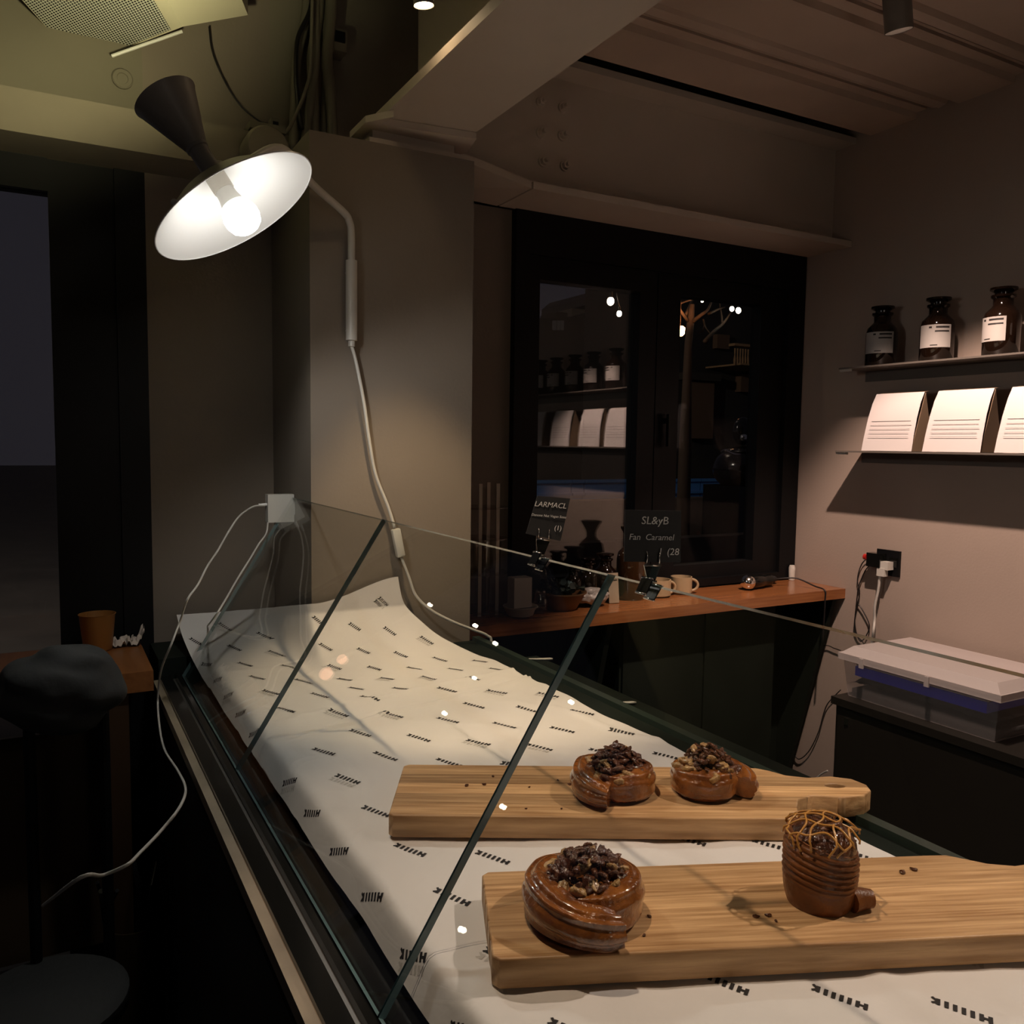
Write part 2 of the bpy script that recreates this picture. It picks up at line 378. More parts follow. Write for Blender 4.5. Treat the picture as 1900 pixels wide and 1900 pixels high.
def sheet(name, fn, s0, s1, xl, xr, nx, ns, label):
    m = MB(); g = []
    for j in range(ns + 1):
        row = []
        for i in range(nx + 1):
            u = i / nx; v = j / ns
            a, b = (s0(u) if callable(s0) else s0), (s1(u) if callable(s1) else s1)
            s = a + (b - a) * v; x0, x1 = (xl(s) if callable(xl) else xl), (xr(s) if callable(xr) else xr)
            row.append(m.bm.verts.new(fn(x0 + (x1 - x0) * u, s)))
        g.append(row)
    for j in range(ns):
        for i in range(nx): m.bm.faces.new((g[j][i], g[j][i + 1], g[j + 1][i + 1], g[j + 1][i]))
    return tag(m.build(name, M_paper, smooth=0), label, 'paper')
xleft = lambda s: .284 + .004 * noise.noise(V(s * 6, 4, 0))
sB = sheet('wrapping_paper', back_sheet, lambda u: 1.36 + .16 * u, 2.31, xleft, back_right, 90, 120, 'white printed paper sheet curling up against the pillar')
sF = sheet('wrapping_paper', front_sheet, -.5, lambda u: 1.43 + .175 * u, xleft, lambda s: .928 + .012 * noise.noise(V(s * 5, 7, 1)), 90, 460, 'white printed paper sheet lying under the two wooden boards')
def logo(m, fn, x, s, off=.0007, ghost=False):
    st = V(.0031, -.0065); bd = V(.0080, .0053)
    if ghost: x, s = x - .011, s - .006
    def q(a, b, w):
        d = (b - a); n = V(-d.y, d.x).normalized() * w
        k = 2
        for i in range(k):
            p0, p1 = a + d * (i / k), a + d * ((i + 1) / k)
            m.quad(*[fn(c.x, c.y) + V(0, 0, off) for c in (p0 - n, p0 + n, p1 + n, p1 - n)])
    c0 = V(x, s) - st * 3
    for i in range(7):
        c = c0 + st * i
        q(c - bd * .5, c + bd * .5, .0019)
    c = c0; q(c, c - st * .75 + bd * .5, .0014); q(c, c - st * .75 - bd * .5, .0014)          # arms of the K
    c = c0 + st * 5; q(c, c + st, .0013)                                                   # bar of the H
def logos(sh, fn, cond):
    for i in range(8):
        x = .309 + .0835 * i if i else .312
        for j in range(-9, 16):
            s = .777 + .127 * j + (.0635 if i % 2 else 0) - .012 * i * .3
            if cond(x, s):
                m = MB(); logo(m, fn, x, s); m.build('printed_logo', M_ink, sh)
                if (i * 7 + j * 3) % 4 == 0:
                    m = MB(); logo(m, fn, x, s, .0005, True); m.build('faint_print', M_ghost, sh)
logos(sF, front_sheet, lambda x, s: -.45 < s < 1.40 + .27 * (x - .3))
logos(sB, back_sheet, lambda x, s: 1.46 + .27 * (x - .3) < s < 2.24 and x < back_right(s) - .012)

# ================================================================== BOARDS
def board(label, corner, ang, L, Wd, lam=5, hl=.135, handle_side=.62):
    "body L x Wd, handle along +x; outline in the board's own frame, split into glued staves"
    T = .030
    root = empty('serving_board', (corner[0], corner[1], ZP + .0075), label, 'serving board'); root.rotation_euler = (0, 0, ang)
    hc = Wd * handle_side; hw = .033
    pts = [(0, .006), (.006, 0), (L - .012, 0)]
    pts += [(L - .003, .004), (L + .002, .014), (L + .006, .03), (L + .018, hc - hw - .012), (L + .045, hc - hw + .002), (L + hl - .05, hc - hw - .004), (L + hl - .018, hc - hw + .004), (L + hl - .002, hc - .012), (L + hl, hc + .006), (L + hl - .012, hc + .026), (L + hl - .04, hc + hw + .002), (L + .06, hc + hw - .004), (L + .03, hc + hw + .004), (L + .012, Wd - .012), (L - .006, Wd - .001), (L - .03, Wd)]
    pts += [(.006, Wd), (0, Wd - .006)]
    cu = bpy.data.curves.new('board_outline', 'CURVE'); cu.dimensions = '2D'; cu.fill_mode = 'BOTH'; cu.extrude = T / 2 - .002; cu.bevel_depth = .002; cu.bevel_resolution = 1
    sp = cu.splines.new('POLY'); sp.points.add(len(pts) - 1); sp.use_cyclic_u = True
    for p, (a, b) in zip(sp.points, pts): p.co = (a, b, 0, 1)
    sp = cu.splines.new('POLY'); sp.points.add(13); sp.use_cyclic_u = True
    for k, p in enumerate(sp.points): p.co = (L + hl - .045 + .017 * math.cos(2 * PI * k / 14), hc + .002 + .009 * math.sin(2 * PI * k / 14), 0, 1)
    t = bpy.data.objects.new('tmp', cu); COL.objects.link(t)
    me = bpy.data.meshes.new_from_object(t.evaluated_get(bpy.context.evaluated_depsgraph_get())); bpy.data.objects.remove(t); bpy.data.curves.remove(cu)
    for k in range(lam):
        y0, y1 = Wd * k / lam, Wd * (k + 1) / lam
        bm = bmesh.new(); bm.from_mesh(me); bmesh.ops.remove_doubles(bm, verts=bm.verts[:], dist=1e-5)
        for co, no in ((V(0, y0 + .00012, 0), V(0, -1, 0)), (V(0, y1 - .00012, 0), V(0, 1, 0))):
            if (k == 0 and no.y < 0) or (k == lam - 1 and no.y > 0): continue
            r = bmesh.ops.bisect_plane(bm, geom=bm.verts[:] + bm.edges[:] + bm.faces[:], plane_co=co, plane_no=no, clear_outer=True)
            ed = [e for e in r['geom_cut'] if isinstance(e, bmesh.types.BMEdge)]
            bmesh.ops.edgenet_fill(bm, edges=ed)
        bmesh.ops.recalc_face_normals(bm, faces=bm.faces[:])
        m2 = bpy.data.meshes.new('stave'); bm.to_mesh(m2); bm.free(); m2.materials.append(M_board)
        o = bpy.data.objects.new('stave', m2); COL.objects.link(o); o.parent = root; o.location = (0, 0, T / 2)
    return root, T
BT = ZP + .0075 + .030
board('long oak serving board with a holed handle, carrying two nut-topped buns', (.379, 1.004), math.atan2(-.474, .880), .535, .172)
board('oak serving board nearest the camera, with the tall drizzled bun', (.357, .668), math.atan2(-.392, .920), .56, .160)

# ================================================================== PASTRIES
M_dough = mat('glazed_brown_pastry', (.105, .026, .005), .22, var=.4, scale=34, bump=.45, bscale=90, col2=(.33, .115, .022), coat=1.)
M_dough2 = mat('baked_brown_pastry', (.10, .029, .006), .42, var=.35, scale=26, bump=.3, bscale=80, col2=(.25, .085, .018), coat=.1)
M_pecan = mat('glazed_pecan', (.045, .013, .005), .2, var=.5, scale=60, bump=.5, bscale=160, col2=(.14, .048, .015), coat=.6)
M_pale = mat('pale_nut_piece', (.24, .12, .035), .35, var=.3, scale=90, bump=.5, bscale=160, col2=(.52, .34, .14), coat=.4)
M_caramel = mat('caramel_drizzle', (.48, .23, .05), .25, coat=.4)
def swirl_mesh(R, H, w, turns, pitchr, mirror=1, ridges=9):
    m = MB(); n = 120; rings = []; K = 56
    for i in range(n + 1):
        t = i / n; th = -turns * 2 * PI * (1 - t)
        rad = R - w / 2 - pitchr * (1 - t) * turns + .007 * sst(.84, 1., t)
        e = sst(0, .06, t) * (.86 + .14 * sst(0, .025, 1 - t))
        h = H * (1 - .16 * sst(.78, 1., t)) * (.93 + .07 * math.sin(th * 1.5 + R * 50)); ww = w * (1.0 + .12 * sst(.7, 1, t))
        ring = []
        for k in range(K):
            a = 2 * PI * k / K; ca, sa = math.cos(a), math.sin(a)
            p = .74
            x = math.copysign(abs(ca) ** p, ca) * ww / 2; z = math.copysign(abs(sa) ** p, sa) * h / 2
            if sa > -.55:           # laminated layers run along the roll, strongest on the tail
                rg = (.0009 + .0010 * sst(.5, .9, t)) * math.cos(a * ridges + th * .35 + .6 * noise.noise(V(th * .7, 3, R * 9)))
                x += rg * ca; z += rg * sa
            x += .0014 * noise.noise(V(th * 2, a, R * 60)); z += .0018 * noise.noise(V(th * 1.5, a + 5, R * 70))
            x *= e; z *= e
            ring.append(m.bm.verts.new(V(mirror * math.cos(th) * (rad + x), math.sin(th) * (rad + x), max(.0, h / 2 + z))))
        rings.append(ring)
    m.skin(rings)
    # floor of the well
    m.lathe((0, 0, .004), (0, 0, 1), [(R * .62, 0), (R * .62, H * .5), (R * .4, H * .62), (.001, H * .66)], 24)
    return m
def nutmeshes():
    out = []
    for k, (mm, sc) in enumerate(((M_pecan, (1.5, .75, .6)), (M_pecan, (1.25, .8, .55)), (M_pecan, (1.0, .85, .7)), (M_pale, (1.5, 1.05, .75)))):
        m = MB(); m.sphere((0, 0, 0), .0068, 14, 9, sc)
        for v in m.bm.verts:
            g = 1 - .32 * math.exp(-(v.co.y / .0016) ** 2) * (1 if v.co.z > 0 else .4)
            rb = 1 + .13 * math.sin(v.co.x * 1500 + k) * (1 if abs(v.co.y) > .001 else 0)
            v.co.z *= g * rb; v.co.y *= rb * (1 + .45 * noise.noise(v.co * 260 + V(k, k, 0)))
            v.co.x *= 1 + .4 * noise.noise(v.co * 180 + V(0, k * 3, 1)); v.co.z += .0022 * math.cos(v.co.x * 160 + k)
        o = m.build('nut_proto', mm, smooth=0); out.append(o.data); bpy.data.objects.remove(o)
    return out
NUTS = nutmeshes()
def pile(root, rx, z0, hh, n, seed, frac_pale=.2, names='nut', sc=1.):
    rnd = random.Random(seed)
    for i in range(n):
        t = (i + .5) / n; rr = rx * math.sqrt(t) * (.96 + .08 * rnd.random()); a = i * 2.39996 + rnd.random() * .5
        z = z0 + hh * (1 - (rr / rx) ** 2) + rnd.uniform(-.002, .004)
        pale = rnd.random() < (frac_pale * (2.2 if t > .6 else .5))
        o = bpy.data.objects.new(names, NUTS[3] if pale else NUTS[rnd.randrange(3)]); COL.objects.link(o); o.parent = root
        o.location = (rr * math.cos(a), rr * math.sin(a), z); s = rnd.uniform(.85, 1.35) * sc
        o.scale = (s, s, s); o.rotation_euler = (rnd.uniform(-.7, .7), rnd.uniform(-.7, .7), rnd.uniform(0, 6.28))
def bun(label, c, R, H, end_ang, seed, mirror=1, turns=1.42, top=.024, grp='nut-topped swirl buns'):
    face = math.atan2(c[1], c[0]) - PI / 2                   # local -y looks to the front of the counter
    root = empty('swirl_bun', (c[0], c[1], BT), label, 'pastry', grp)
    a = math.radians(end_ang); a = a if mirror == 1 else PI - a
    m = swirl_mesh(R, H, .034, turns, .0185, mirror=mirror)
    rot = Matrix.Rotation(face, 4, 'Z') @ (Matrix.Rotation(a, 4, 'Z') if mirror == 1 else Matrix.Diagonal((1, 1, 1, 1)) @ Matrix.Rotation(-(a - PI) if False else math.radians(end_ang) - PI, 4, 'Z'))
    bmesh.ops.transform(m.bm, matrix=rot, verts=m.bm.verts[:])
    o = m.build('dough', M_dough, smooth=.9); o.parent = root
    pile(root, R * .62, H * .74, top * .9, 40, seed, .24); pile(root, R * .56, H * .74 + .006, top, 60, seed + 1, .10, sc=.60)
    return root
bun('nut-topped swirl bun alone at the left of the nearest board', (.478, .692), .073, .047, -62, 3)
bun('nut-topped swirl bun on the far board, the left one of the pair', (.686, .928), .0665, .043, -100, 11)
bun('nut-topped swirl bun on the far board, its tail towards the handle', (.799, .871), .061, .042, -12, 23, mirror=-1, top=.028)
# tall cylindrical bun
tb = empty('tall_bun', (.712, .598, BT), 'tall cylindrical layered bun with golden caramel lattice on top', 'pastry')
m = MB(); rings = []; R4, H4 = .0385, .071
for j in range(61):
    v = j / 60; ring = []
    for i in range(72):
        a = 2 * PI * i / 72
        hgt = v * (H4 + .008 * math.sin(a - .6)); rid = .0011 * math.sin((v * 11 + .55 * math.sin(a + .9) + a * .16) * 2 * PI) * sst(.25, .5, v)
        rr = R4 * (1 - .10 * (2 * v - 1) ** 4 - .04 * (1 - v)) + rid + .001 * noise.noise(V(math.cos(a) * 2, math.sin(a) * 2, v * 4))
        ring.append(m.bm.verts.new(V(rr * math.cos(a), rr * math.sin(a), hgt)))
    rings.append(ring)
m.skin(rings); o = m.build('layered_dough', M_dough2, smooth=.9); o.parent = tb
m = MB(); m.sphere((0, 0, H4 - .008), .036, 28, 14, (1, 1, .72))
for v in m.bm.verts: v.co += v.normal * 0 + V(0, 0, 1) * .0015 * noise.noise(v.co * 260)
o = m.build('nut_filling', M_pecan, smooth=0); o.parent = tb
pile(tb, .031, H4 - .003, .019, 34, 41, .03, sc=.75)
rt = V(.82, -.57, 0); tail = MB(); tail.tube([rt * .028 + V(-.01, -.014, .011), rt * .038 + V(-.006, -.010, .011), rt * .050 + V(-.004, -.008, .0105)], [.0125, .0115, .0095], 12)
o = tail.build('dough_tail', M_dough2, smooth=.9); o.parent = tb
def drape(x, y):
    "point of the lattice: over the nut dome, then down the side"
    r = math.hypot(x, y)
    if r < .036: return V(x, y, H4 + .020 * math.sqrt(max(0, 1 - (r / .039) ** 2)) + .0025)
    k = .0395 / r; return V(x * k, y * k, H4 + .020 * math.sqrt(max(0, 1 - (.036 / .039) ** 2)) + .0025 - (r - .036) * 1.15)
for k in range(5):
    for fam in (0, 1):
        cc = (-.030 + .0148 * k); pts = []; lim = .050 - .006 * ((k * 3 + fam) % 3)
        for q in range(31):
            s_ = -lim + 2 * lim * q / 30; wv = .0026 * math.sin(q * .55 + k * 2 + fam)
            x, yv = (s_, cc + wv) if fam == 0 else (cc + wv, s_)
            if math.hypot(x, yv) > lim: continue
            a = .5 + .12 * math.sin(k * 2.1 + fam); pts.append(drape(x * math.cos(a) - yv * math.sin(a), x * math.sin(a) + yv * math.cos(a)))
        if len(pts) > 3:
            o = MB().tube(pts, .0012, 6).build('drizzle_strand', M_caramel, smooth=0); o.parent = tb
# crumbs on the boards
crm = MB(); crm.sphere((0, 0, 0), .0022, 8, 6, (1.4, .9, .6))
for v in crm.bm.verts: v.co *= 1 + .5 * noise.noise(v.co * 700)
cp = crm.build('crumb', M_pecan, smooth=0); cdat = cp.data; bpy.data.objects.remove(cp)
for px, py in ((915, 1440), (866, 1457), (898, 1455), (982, 1460), (976, 1500), (1042, 1500), (1057, 1455), (1035, 1447), (1403, 1700), (1425, 1698), (1675, 1618), (1695, 1613), (1440, 1708), (1205, 1700), (1195, 1735)):
    p = at(px, py, z=BT + .001); o = bpy.data.objects.new('crumb', cdat); COL.objects.link(o)
    o.location = p; s = random.uniform(.6, 1.7); o.scale = (s, s, s); o.rotation_euler = (0, 0, random.random() * 6)
    tag(o, 'tiny dark brown pastry crumb lying on a wooden board', 'crumb', 'crumbs on the boards')

# ================================================================== WALL LAMP
AX = V(.475, -.270, -.837).normalized()
LC = V(.300, 1.55, 1.902); LR = .151
lamp = empty('wall_lamp', (.64, 1.955, 1.745), 'grey two-cone wall lamp with a glowing white bulb, on the pillar', 'lamp')
def onax(d): return LC + AX * d
MB().lathe(LC, AX, [(LR, 0), (LR * .56, -.043), (.026, -.068), (.0175, -.073)], 64, caps=False).build('shade', M_shade, lamp, smooth=.6)
MB().lathe(LC, AX, [(LR - .0003, -.0002), (LR * .55, -.041), (.024, -.066), (.001, -.068)], 64, caps=False).build('shade_lining', M_white, lamp, smooth=.6)
MB().lathe(LC, AX, [(LR + .0010, -.001), (LR + .0010, .0008), (LR - .0006, .0008), (LR - .0006, -.001)], 64, caps=False).build('rim', mat('white_rim', (.8, .8, .8), .3), lamp, smooth=.6)
MB().lathe(onax(-.070), -AX, [(.0175, 0), (.0170, .047), (.0195, .048), (.0195, .054)], 32).build('neck', M_shade, lamp, smooth=.6)
MB().lathe(onax(-.123), -AX, [(.0175, 0), (.0205, .003), (.054, .092), (.0565, .096)], 40, caps=False).build('upper_cone', M_shade, lamp, smooth=.6)
MB().lathe(onax(-.123), -AX, [(.002, .002), (.0185, .003), (.053, .092), (.056, .096)], 40, caps=False).build('upper_lining', M_white, lamp, smooth=.6)
MB().sphere(onax(-.160), .012, 16, 10).build('upper_bulb', emitmat('upper_bulb_glow', (1., .86, .42), 30.), lamp, smooth=0)
MB().lathe(onax(-.066), AX, [(.0185, 0), (.0185, .030), (.0165, .030)], 24).build('lamp_socket', mat('beige_socket', (.45, .42, .36), .5), lamp, smooth=.6)
MB().lathe(onax(-.036), AX, [(.0165, 0), (.0175, .012), (.021, .028)], 24).build('bulb_base', M_plastic, lamp, smooth=.6)
MB().lathe(onax(-.010), AX, [(.0195, 0), (.027, .010), (.0315, .022), (.0315, .034), (.027, .046), (.017, .054), (.002, .057)], 28).build('bulb', emitmat('bulb_glow', (1., .97, .92), LAMP_BULB), lamp, smooth=0)
spotlight('bulb_light', onax(.052), onax(1), LAMP_W, COOL, 165, .35, .025, lamp)
spotlight('upper_light', onax(-.204), onax(-1.3), LAMP_UP, (1., .90, .50), 150, .6, .02, lamp)
MB().cyl((.64, 1.955, 1.740), (.64, 1.955, 1.925), .0135, n=20).cyl((.64, 1.955, 1.726), (.64, 1.955, 1.740), .008, n=12).cyl((.64, 1.955, 1.765), (.64, 1.983, 1.765), .006, n=10).cyl((.64, 1.955, 1.90), (.64, 1.983, 1.90), .006, n=10).build('mounting_tube', M_tube, lamp, smooth=.6)
kn = onax(-.085) + V(.035, .03, .012)
ah = at(578, 340, Y=1.87)
arm = spline([(.64, 1.955, 1.92), (.639, 1.953, 1.985), (.632, 1.946, 2.012), (.614, 1.938, 2.030), ah, (.42, 1.72, ah.z + .012), (kn.x + .02, kn.y + .02, kn.z + .005)], 8)
MB().tube(arm, .0085, 12).build('arm', M_tube, lamp, smooth=.6)
MB().cyl(onax(-.080) + V(.008, .015, .01), kn + V(.025, .025, .006), .011, .009, 16).build('knuckle', M_shade, lamp, smooth=.6)
MB().sphere(onax(-.012) - AX.cross(V(0, 0, 1)).normalized() * .0 + V(-.105, -.082, -.034) * 1.0, .005, 10, 8).build('rim_catch', M_tube, lamp, smooth=0)
cord = [(.64, 1.955, 1.728), (.652, 1.958, 1.69), (.672, 1.962, 1.60), (.688, 1.965, 1.50), (.705, 1.968, 1.42), (.735, 1.966, 1.345), (.752, 1.962, 1.29)]
cord2 = [(.770, 1.962, 1.215), (.79, 1.962, 1.165), (.81, 1.962, 1.115), (.85, 1.955, 1.075), (.905, 1.945, 1.043), (.96, 1.94, 1.018), (1.0, 1.935, .999), (1.012, 1.932, .97), (1.015, 1.93, .80)]
MB().tube(spline(cord, 8), .0042, 8).tube(spline(cord2, 8), .0036, 8).build('power_cord', M_cord, lamp, smooth=0)
cs = MB().box((-.011, -.009, -.036), (.011, .009, .036)); bmesh.ops.transform(cs.bm, matrix=Matrix.Translation((.761, 1.962, 1.252)) @ Matrix.Rotation(-.2, 4, 'Y'), verts=cs.bm.verts[:])
cs.build('cord_switch', M_plastic, lamp, smooth=.7, bev=.004)

# ================================================================== CEILING SPOTLIGHTS
def track_spot(loc, target, w, label, size=70, col=WARM, glow=12., mm=None, r=.034, grp='ceiling spotlights', top=None, rec=.035):
    loc, target = V(*loc), V(*target); d = (target - loc).normalized(); mm = mm or mat('grey_spot_housing', (.20, .185, .165), .45)
    t = empty('ceiling_spotlight', loc, label, 'spotlight', grp)
    MB().lathe(loc + d * .050, -d, [(r * .93, .085), (r * .93, .001), (r, 0), (r, .15), (r * .8, .165)], 24).build('housing', mm, t, smooth=.6)
    MB().lathe(loc - d * rec, d, [(r * .86, 0), (r * .86, .004), (r * .3, .008)], 24).build('lens', emitmat('spot_lens_%d' % round(glow), col, glow), t, smooth=.6)
    back = loc - d * .11; ztop = top if top else 3.3
    MB().cyl(back, (back.x, back.y, ztop), .006, n=10).build('stem', mm, t, smooth=.6)
    box('mounting_plate', (back.x - .03, back.y - .03, ztop - .012), (back.x + .03, back.y + .03, ztop - .001), mm, t, bev=.003)
    spotlight('spot_beam', loc + d * .052, target, w, col, size, .45, .018, t)
    return t
track_spot((1.90, 1.475, 2.60), (2.52, 1.62, .30), SPOT_SHELF_W, 'grey spotlight under the roof deck at upper right', 80, (1., .70, .56), top=ZDECK)
track_spot((.667, 1.60, 2.405), (.83, 1.70, .98), SPOT_PAPER_W, 'small bright spotlight hanging left of the long diagonal beam', 50, (1., .72, .42), 60., r=.020, rec=-.045)
track_spot((.20, .88, 2.65), (.80, .66, 1.0), SPOT_BOARD_W, 'spotlight above the serving boards, overhead near the camera', 58, (1., .73, .53))
track_spot((1.75, .35, 2.5), (.90, .22, .98), SPOT_BACK_W, 'spotlight on the deck over the right of the counter', 58, (1., .80, .66), top=ZDECK)

# unseen globe added behind the viewer to fill beams and walls with light
pd = empty('fill_globe', (.55, -1.0, 2.02), 'unseen white globe added behind the viewer as room fill light', 'lamp')
MB().sphere((.55, -1.0, 2.02), .09, 24, 16).build('globe', emitmat('fill_globe_glow', (1., .84, .68), 3.), pd, smooth=0)
MB().cyl((.55, -1.0, 2.11), (.55, -1.0, 3.299), .004, n=8).build('fill_globe_cable', M_blackcord, pd)
_pl = bpy.data.lights.new('fill_globe_light', 'POINT'); _pl.energy = FILL_GLOBE_W; _pl.color = (1., .84, .70); _pl.shadow_soft_size = .10
_po = bpy.data.objects.new('fill_globe_light', _pl); COL.objects.link(_po); _po.location = (.55, -1.0, 1.92); _po.parent = pd; _po.matrix_parent_inverse = pinv(pd)

# ================================================================== RIGHT WALL
def rshelf(z, label, y0=.25, y1=2.195):
    s = empty('wall_shelf', (XR - .08, (y0 + y1) / 2, z), label, 'shelf', 'shelves on the right wall')
    ms = mat('shelf_grey_metal', (.13, .115, .10), .45)
    box('plate', (2.595, y0, z - .006), (XR - .001, y1, z), ms, s, bev=.0015)
    box('wall_lip', (XR - .006, y0, z - .045), (XR - .001, y1, z - .006), ms, s)
    box('end_lip', (2.600, y1 - .045, z - .014), (2.612, y1, z - .006), M_tube, s)
    return s
rshelf(1.800, 'grey metal wall shelf carrying the dark labelled bottles'); rshelf(1.493, 'grey metal wall shelf carrying the white brochures')
M_amber = mat('dark_amber_glass', (.010, .005, .003), .08, spec=.6)
M_label = mat('bottle_label_paper', (.42, .40, .38), .6)
def bottle_parts(root):
    b = MB(); b.lathe((0, 0, 0), (0, 0, 1), [(.050, 0), (.054, .004), (.054, .118), (.050, .135), (.034, .152), (.029, .158), (.029, .178), (.036, .184), (.036, .190), (.027, .190)], 32)
    o = b.build('bottle_body', M_amber, smooth=.8); o.parent = root
    s = MB(); s.lathe((0, 0, .186), (0, 0, 1), [(.025, 0), (.026, .012), (.040, .020), (.040, .027), (.004, .029)], 24); o = s.build('stopper', M_amber, smooth=.7); o.parent = root
    l = MB(); rows = []
    for j in range(2): rows.append([l.bm.verts.new(V(.0548 * math.cos(a), .0548 * math.sin(a), .043 + .076 * j)) for a in [math.radians(-58 + 116 * i / 18) for i in range(19)]])
    l.skin(rows, caps=False, closed=False); o = l.build('label', M_label, smooth=0); o.parent = root; lab = o
    p = MB()
    for a0, a1, z0, z1 in ((-50, -5, .107, .113), (-50, -2, .094, .099), (8, 18, .107, .113), (-12, 12, .049, .052)):
        for i in range(4):
            b0, b1 = math.radians(-(a0 + (a1 - a0) * i / 4)), math.radians(-(a0 + (a1 - a0) * (i + 1) / 4))
            p.quad(*[(.0553 * math.cos(a), .0553 * math.sin(a), z) for a, z in ((b0, z0), (b1, z0), (b1, z1), (b0, z1))])
    o = p.build('label_print', M_ink); o.parent = lab; o['kind'] = 'stuff'
bname = ['dark amber stoppered bottle with a white label, nearest the window on the upper shelf', 'second dark amber bottle from the window on the upper shelf, cut by the photo edge']
bY = [2.072, 1.853, 1.63, 1.41, 1.20, 1.01, .81, .63]
ordn = ['', '', 'third', 'fourth', 'fifth', 'sixth', 'seventh', 'eighth']
bp = empty('apothecary_bottle', (2.668, bY[0], 1.801), bname[0], 'bottle', 'amber bottles on the upper shelf'); bottle_parts(bp); bp.rotation_euler = (0, 0, math.radians(205))
for i in range(1, 8):
    c = copy_tree(bp); c.location = (2.668, bY[i], 1.801); c.rotation_euler = (0, 0, math.radians(205 if i < 2 else 165))
    c['label'] = bname[1] if i == 1 else ordn[i] + ' dark amber bottle from the window on the upper shelf'
M_bro = mat('white_brochure_paper', (.74, .70, .69), .6)
M_kraft = mat('brown_card', (.20, .14, .09), .7)
def brochure(yc, label, wid=.205):
    b = empty('brochure', (2.66, yc, 1.494), label, 'brochure', 'brochures on the lower shelf')
    m = MB(); rows = []
    pr_ = [(2.612, 1.4945), (2.617, 1.55), (2.626, 1.61), (2.640, 1.665), (2.656, 1.700)]
    for x, z in pr_: rows.append([m.bm.verts.new(V(x + .006 * abs(t) * 0, yc + wid * t - .02 * ((z - 1.494) / .2) * (1 if t > 0 else .4), z)) for t in (-.5, -.25, 0, .25, .5)])
    m.skin(rows, caps=False, closed=False); sh_ = m.build('front_sheet', M_bro, b, smooth=0)
    k = MB()
    for t in (-.49, .47): k.poly([(2.614, yc + wid * t, 1.4945), (2.60 + .13, yc + wid * t, 1.4945), (2.715, yc + wid * t, 1.56), (2.660, yc + wid * t - .012, 1.697)], (0, .003, 0))
    k.quad((2.657, yc - wid * .49 - .01, 1.699), (2.657, yc + wid * .47 - .02, 1.699), (2.69, yc + wid * .47 - .02, 1.706), (2.69, yc - wid * .49 - .01, 1.706))
    k.build('card_back', M_kraft, b)
    p = MB(); rnd = random.Random(int(yc * 100))
    for j in range(9):
        z = 1.668 - j * (.011 if j < 4 else .014) - (.012 if j >= 4 else 0)
        f = (z - 1.494) / .2; x = 2.612 + .05 * f * f + (-.001)
        yl = yc + wid * .40 - .018 * f; ln = wid * (.82 if j not in (3,) else .40) * rnd.uniform(.94, 1); h = .0026 if j < 4 else .0008
        p.box((x - .0022, yl - ln, z - h / 2), (x - .0012, yl, z + h / 2))
    p.build('printed_text', mat('grey_print', (.16, .14, .14), .7), sh_)['kind'] = 'stuff'
    return b
brochure(1.990, 'white brochure with lines of text, nearest the window on the lower shelf')
for i, yc in enumerate((1.745, 1.495, 1.245, .945, .64)): brochure(yc, ['second', 'third', 'fourth', 'fifth', 'sixth'][i] + ' white brochure from the window on the lower shelf')

# socket plate, plugs and leads
sp = empty('socket_plate', (XR - .002, 2.055, 1.03), 'black square wall socket plate above the storage box', 'socket')
box('plate', (XR - .010, 2.006, 1.030), (XR - .001, 2.104, 1.126), M_dark, sp, bev=.003)
for yy in (2.08, 2.03): box('outlet', (XR - .014, yy - .016, 1.065), (XR - .010, yy + .016, 1.100), M_black, sp, bev=.002)
pl = empty('white_plug', (XR - .03, 2.045, 1.06), 'white angled plug with its lead in the black wall socket', 'plug')
MB().box((XR - .045, 2.028, 1.055), (XR - .012, 2.062, 1.085)).box((XR - .048, 2.040, 1.030), (XR - .026, 2.072, 1.060)).build('plug_body', M_plastic, pl, smooth=.7, bev=.004)
MB().tube(spline([(XR - .037, 2.066, 1.035), (XR - .035, 2.070, .98), (XR - .035, 2.082, .91), (XR - .03, 2.084, .86), (XR - .045, 2.075, .82), (XR - .03, 2.09, .77), (XR - .03, 2.11, .70), (XR - .03, 2.11, .60)], 8), .0050, 8).build('plug_lead', M_cord, pl, smooth=0)
pb = empty('black_adapter', (XR - .03, 2.09, 1.09), 'black adapter with a red-and-white tipped lead in the wall socket', 'adapter')
MB().box((XR - .050, 2.060, 1.060), (XR - .012, 2.118, 1.112)).build('adapter_body', M_black, pb, smooth=.7, bev=.004)
MB().cyl((XR - .045, 2.118, 1.094), (XR - .045, 2.130, 1.094), .011, n=16).build('red_ring', mat('red_plastic', (.45, .02, .015), .4), pb, smooth=.6)
MB().cyl((XR - .045, 2.128, 1.092), (XR - .045, 2.133, 1.092), .007, n=16).build('white_tip', M_plastic, pb, smooth=.6)
for pts in ([(1622, 1028), (1600, 1045), (1591, 1075), (1595, 1100), (1590, 1125), (1586, 1150), (1589, 1175), (1597, 1190), (1608, 1178), (1613, 1160), (1602, 1135), (1592, 1120)],
            [(1622, 1043), (1608, 1055), (1598, 1075), (1592, 1095), (1588, 1130), (1585, 1165), (1590, 1180), (1600, 1190), (1604, 1200)]):
    MB().tube(spline([at(x, y, X=XR - .012) for x, y in pts], 8), .0022, 6).build('thin_lead', M_blackcord, pb, smooth=0)
lc = MB().tube(spline([at(x, y, X=XR - .012) for x, y in ((1500, 1215), (1530, 1198), (1548, 1203), (1560, 1207))], 6), .0022, 6).tube(spline([at(x, y, X=XR - .012) for x, y in ((1482, 1272), (1486, 1290), (1472, 1340), (1470, 1380), (1480, 1408), (1500, 1395), (1518, 1360), (1528, 1325), (1537, 1304), (1560, 1280))], 8), .0024, 6)
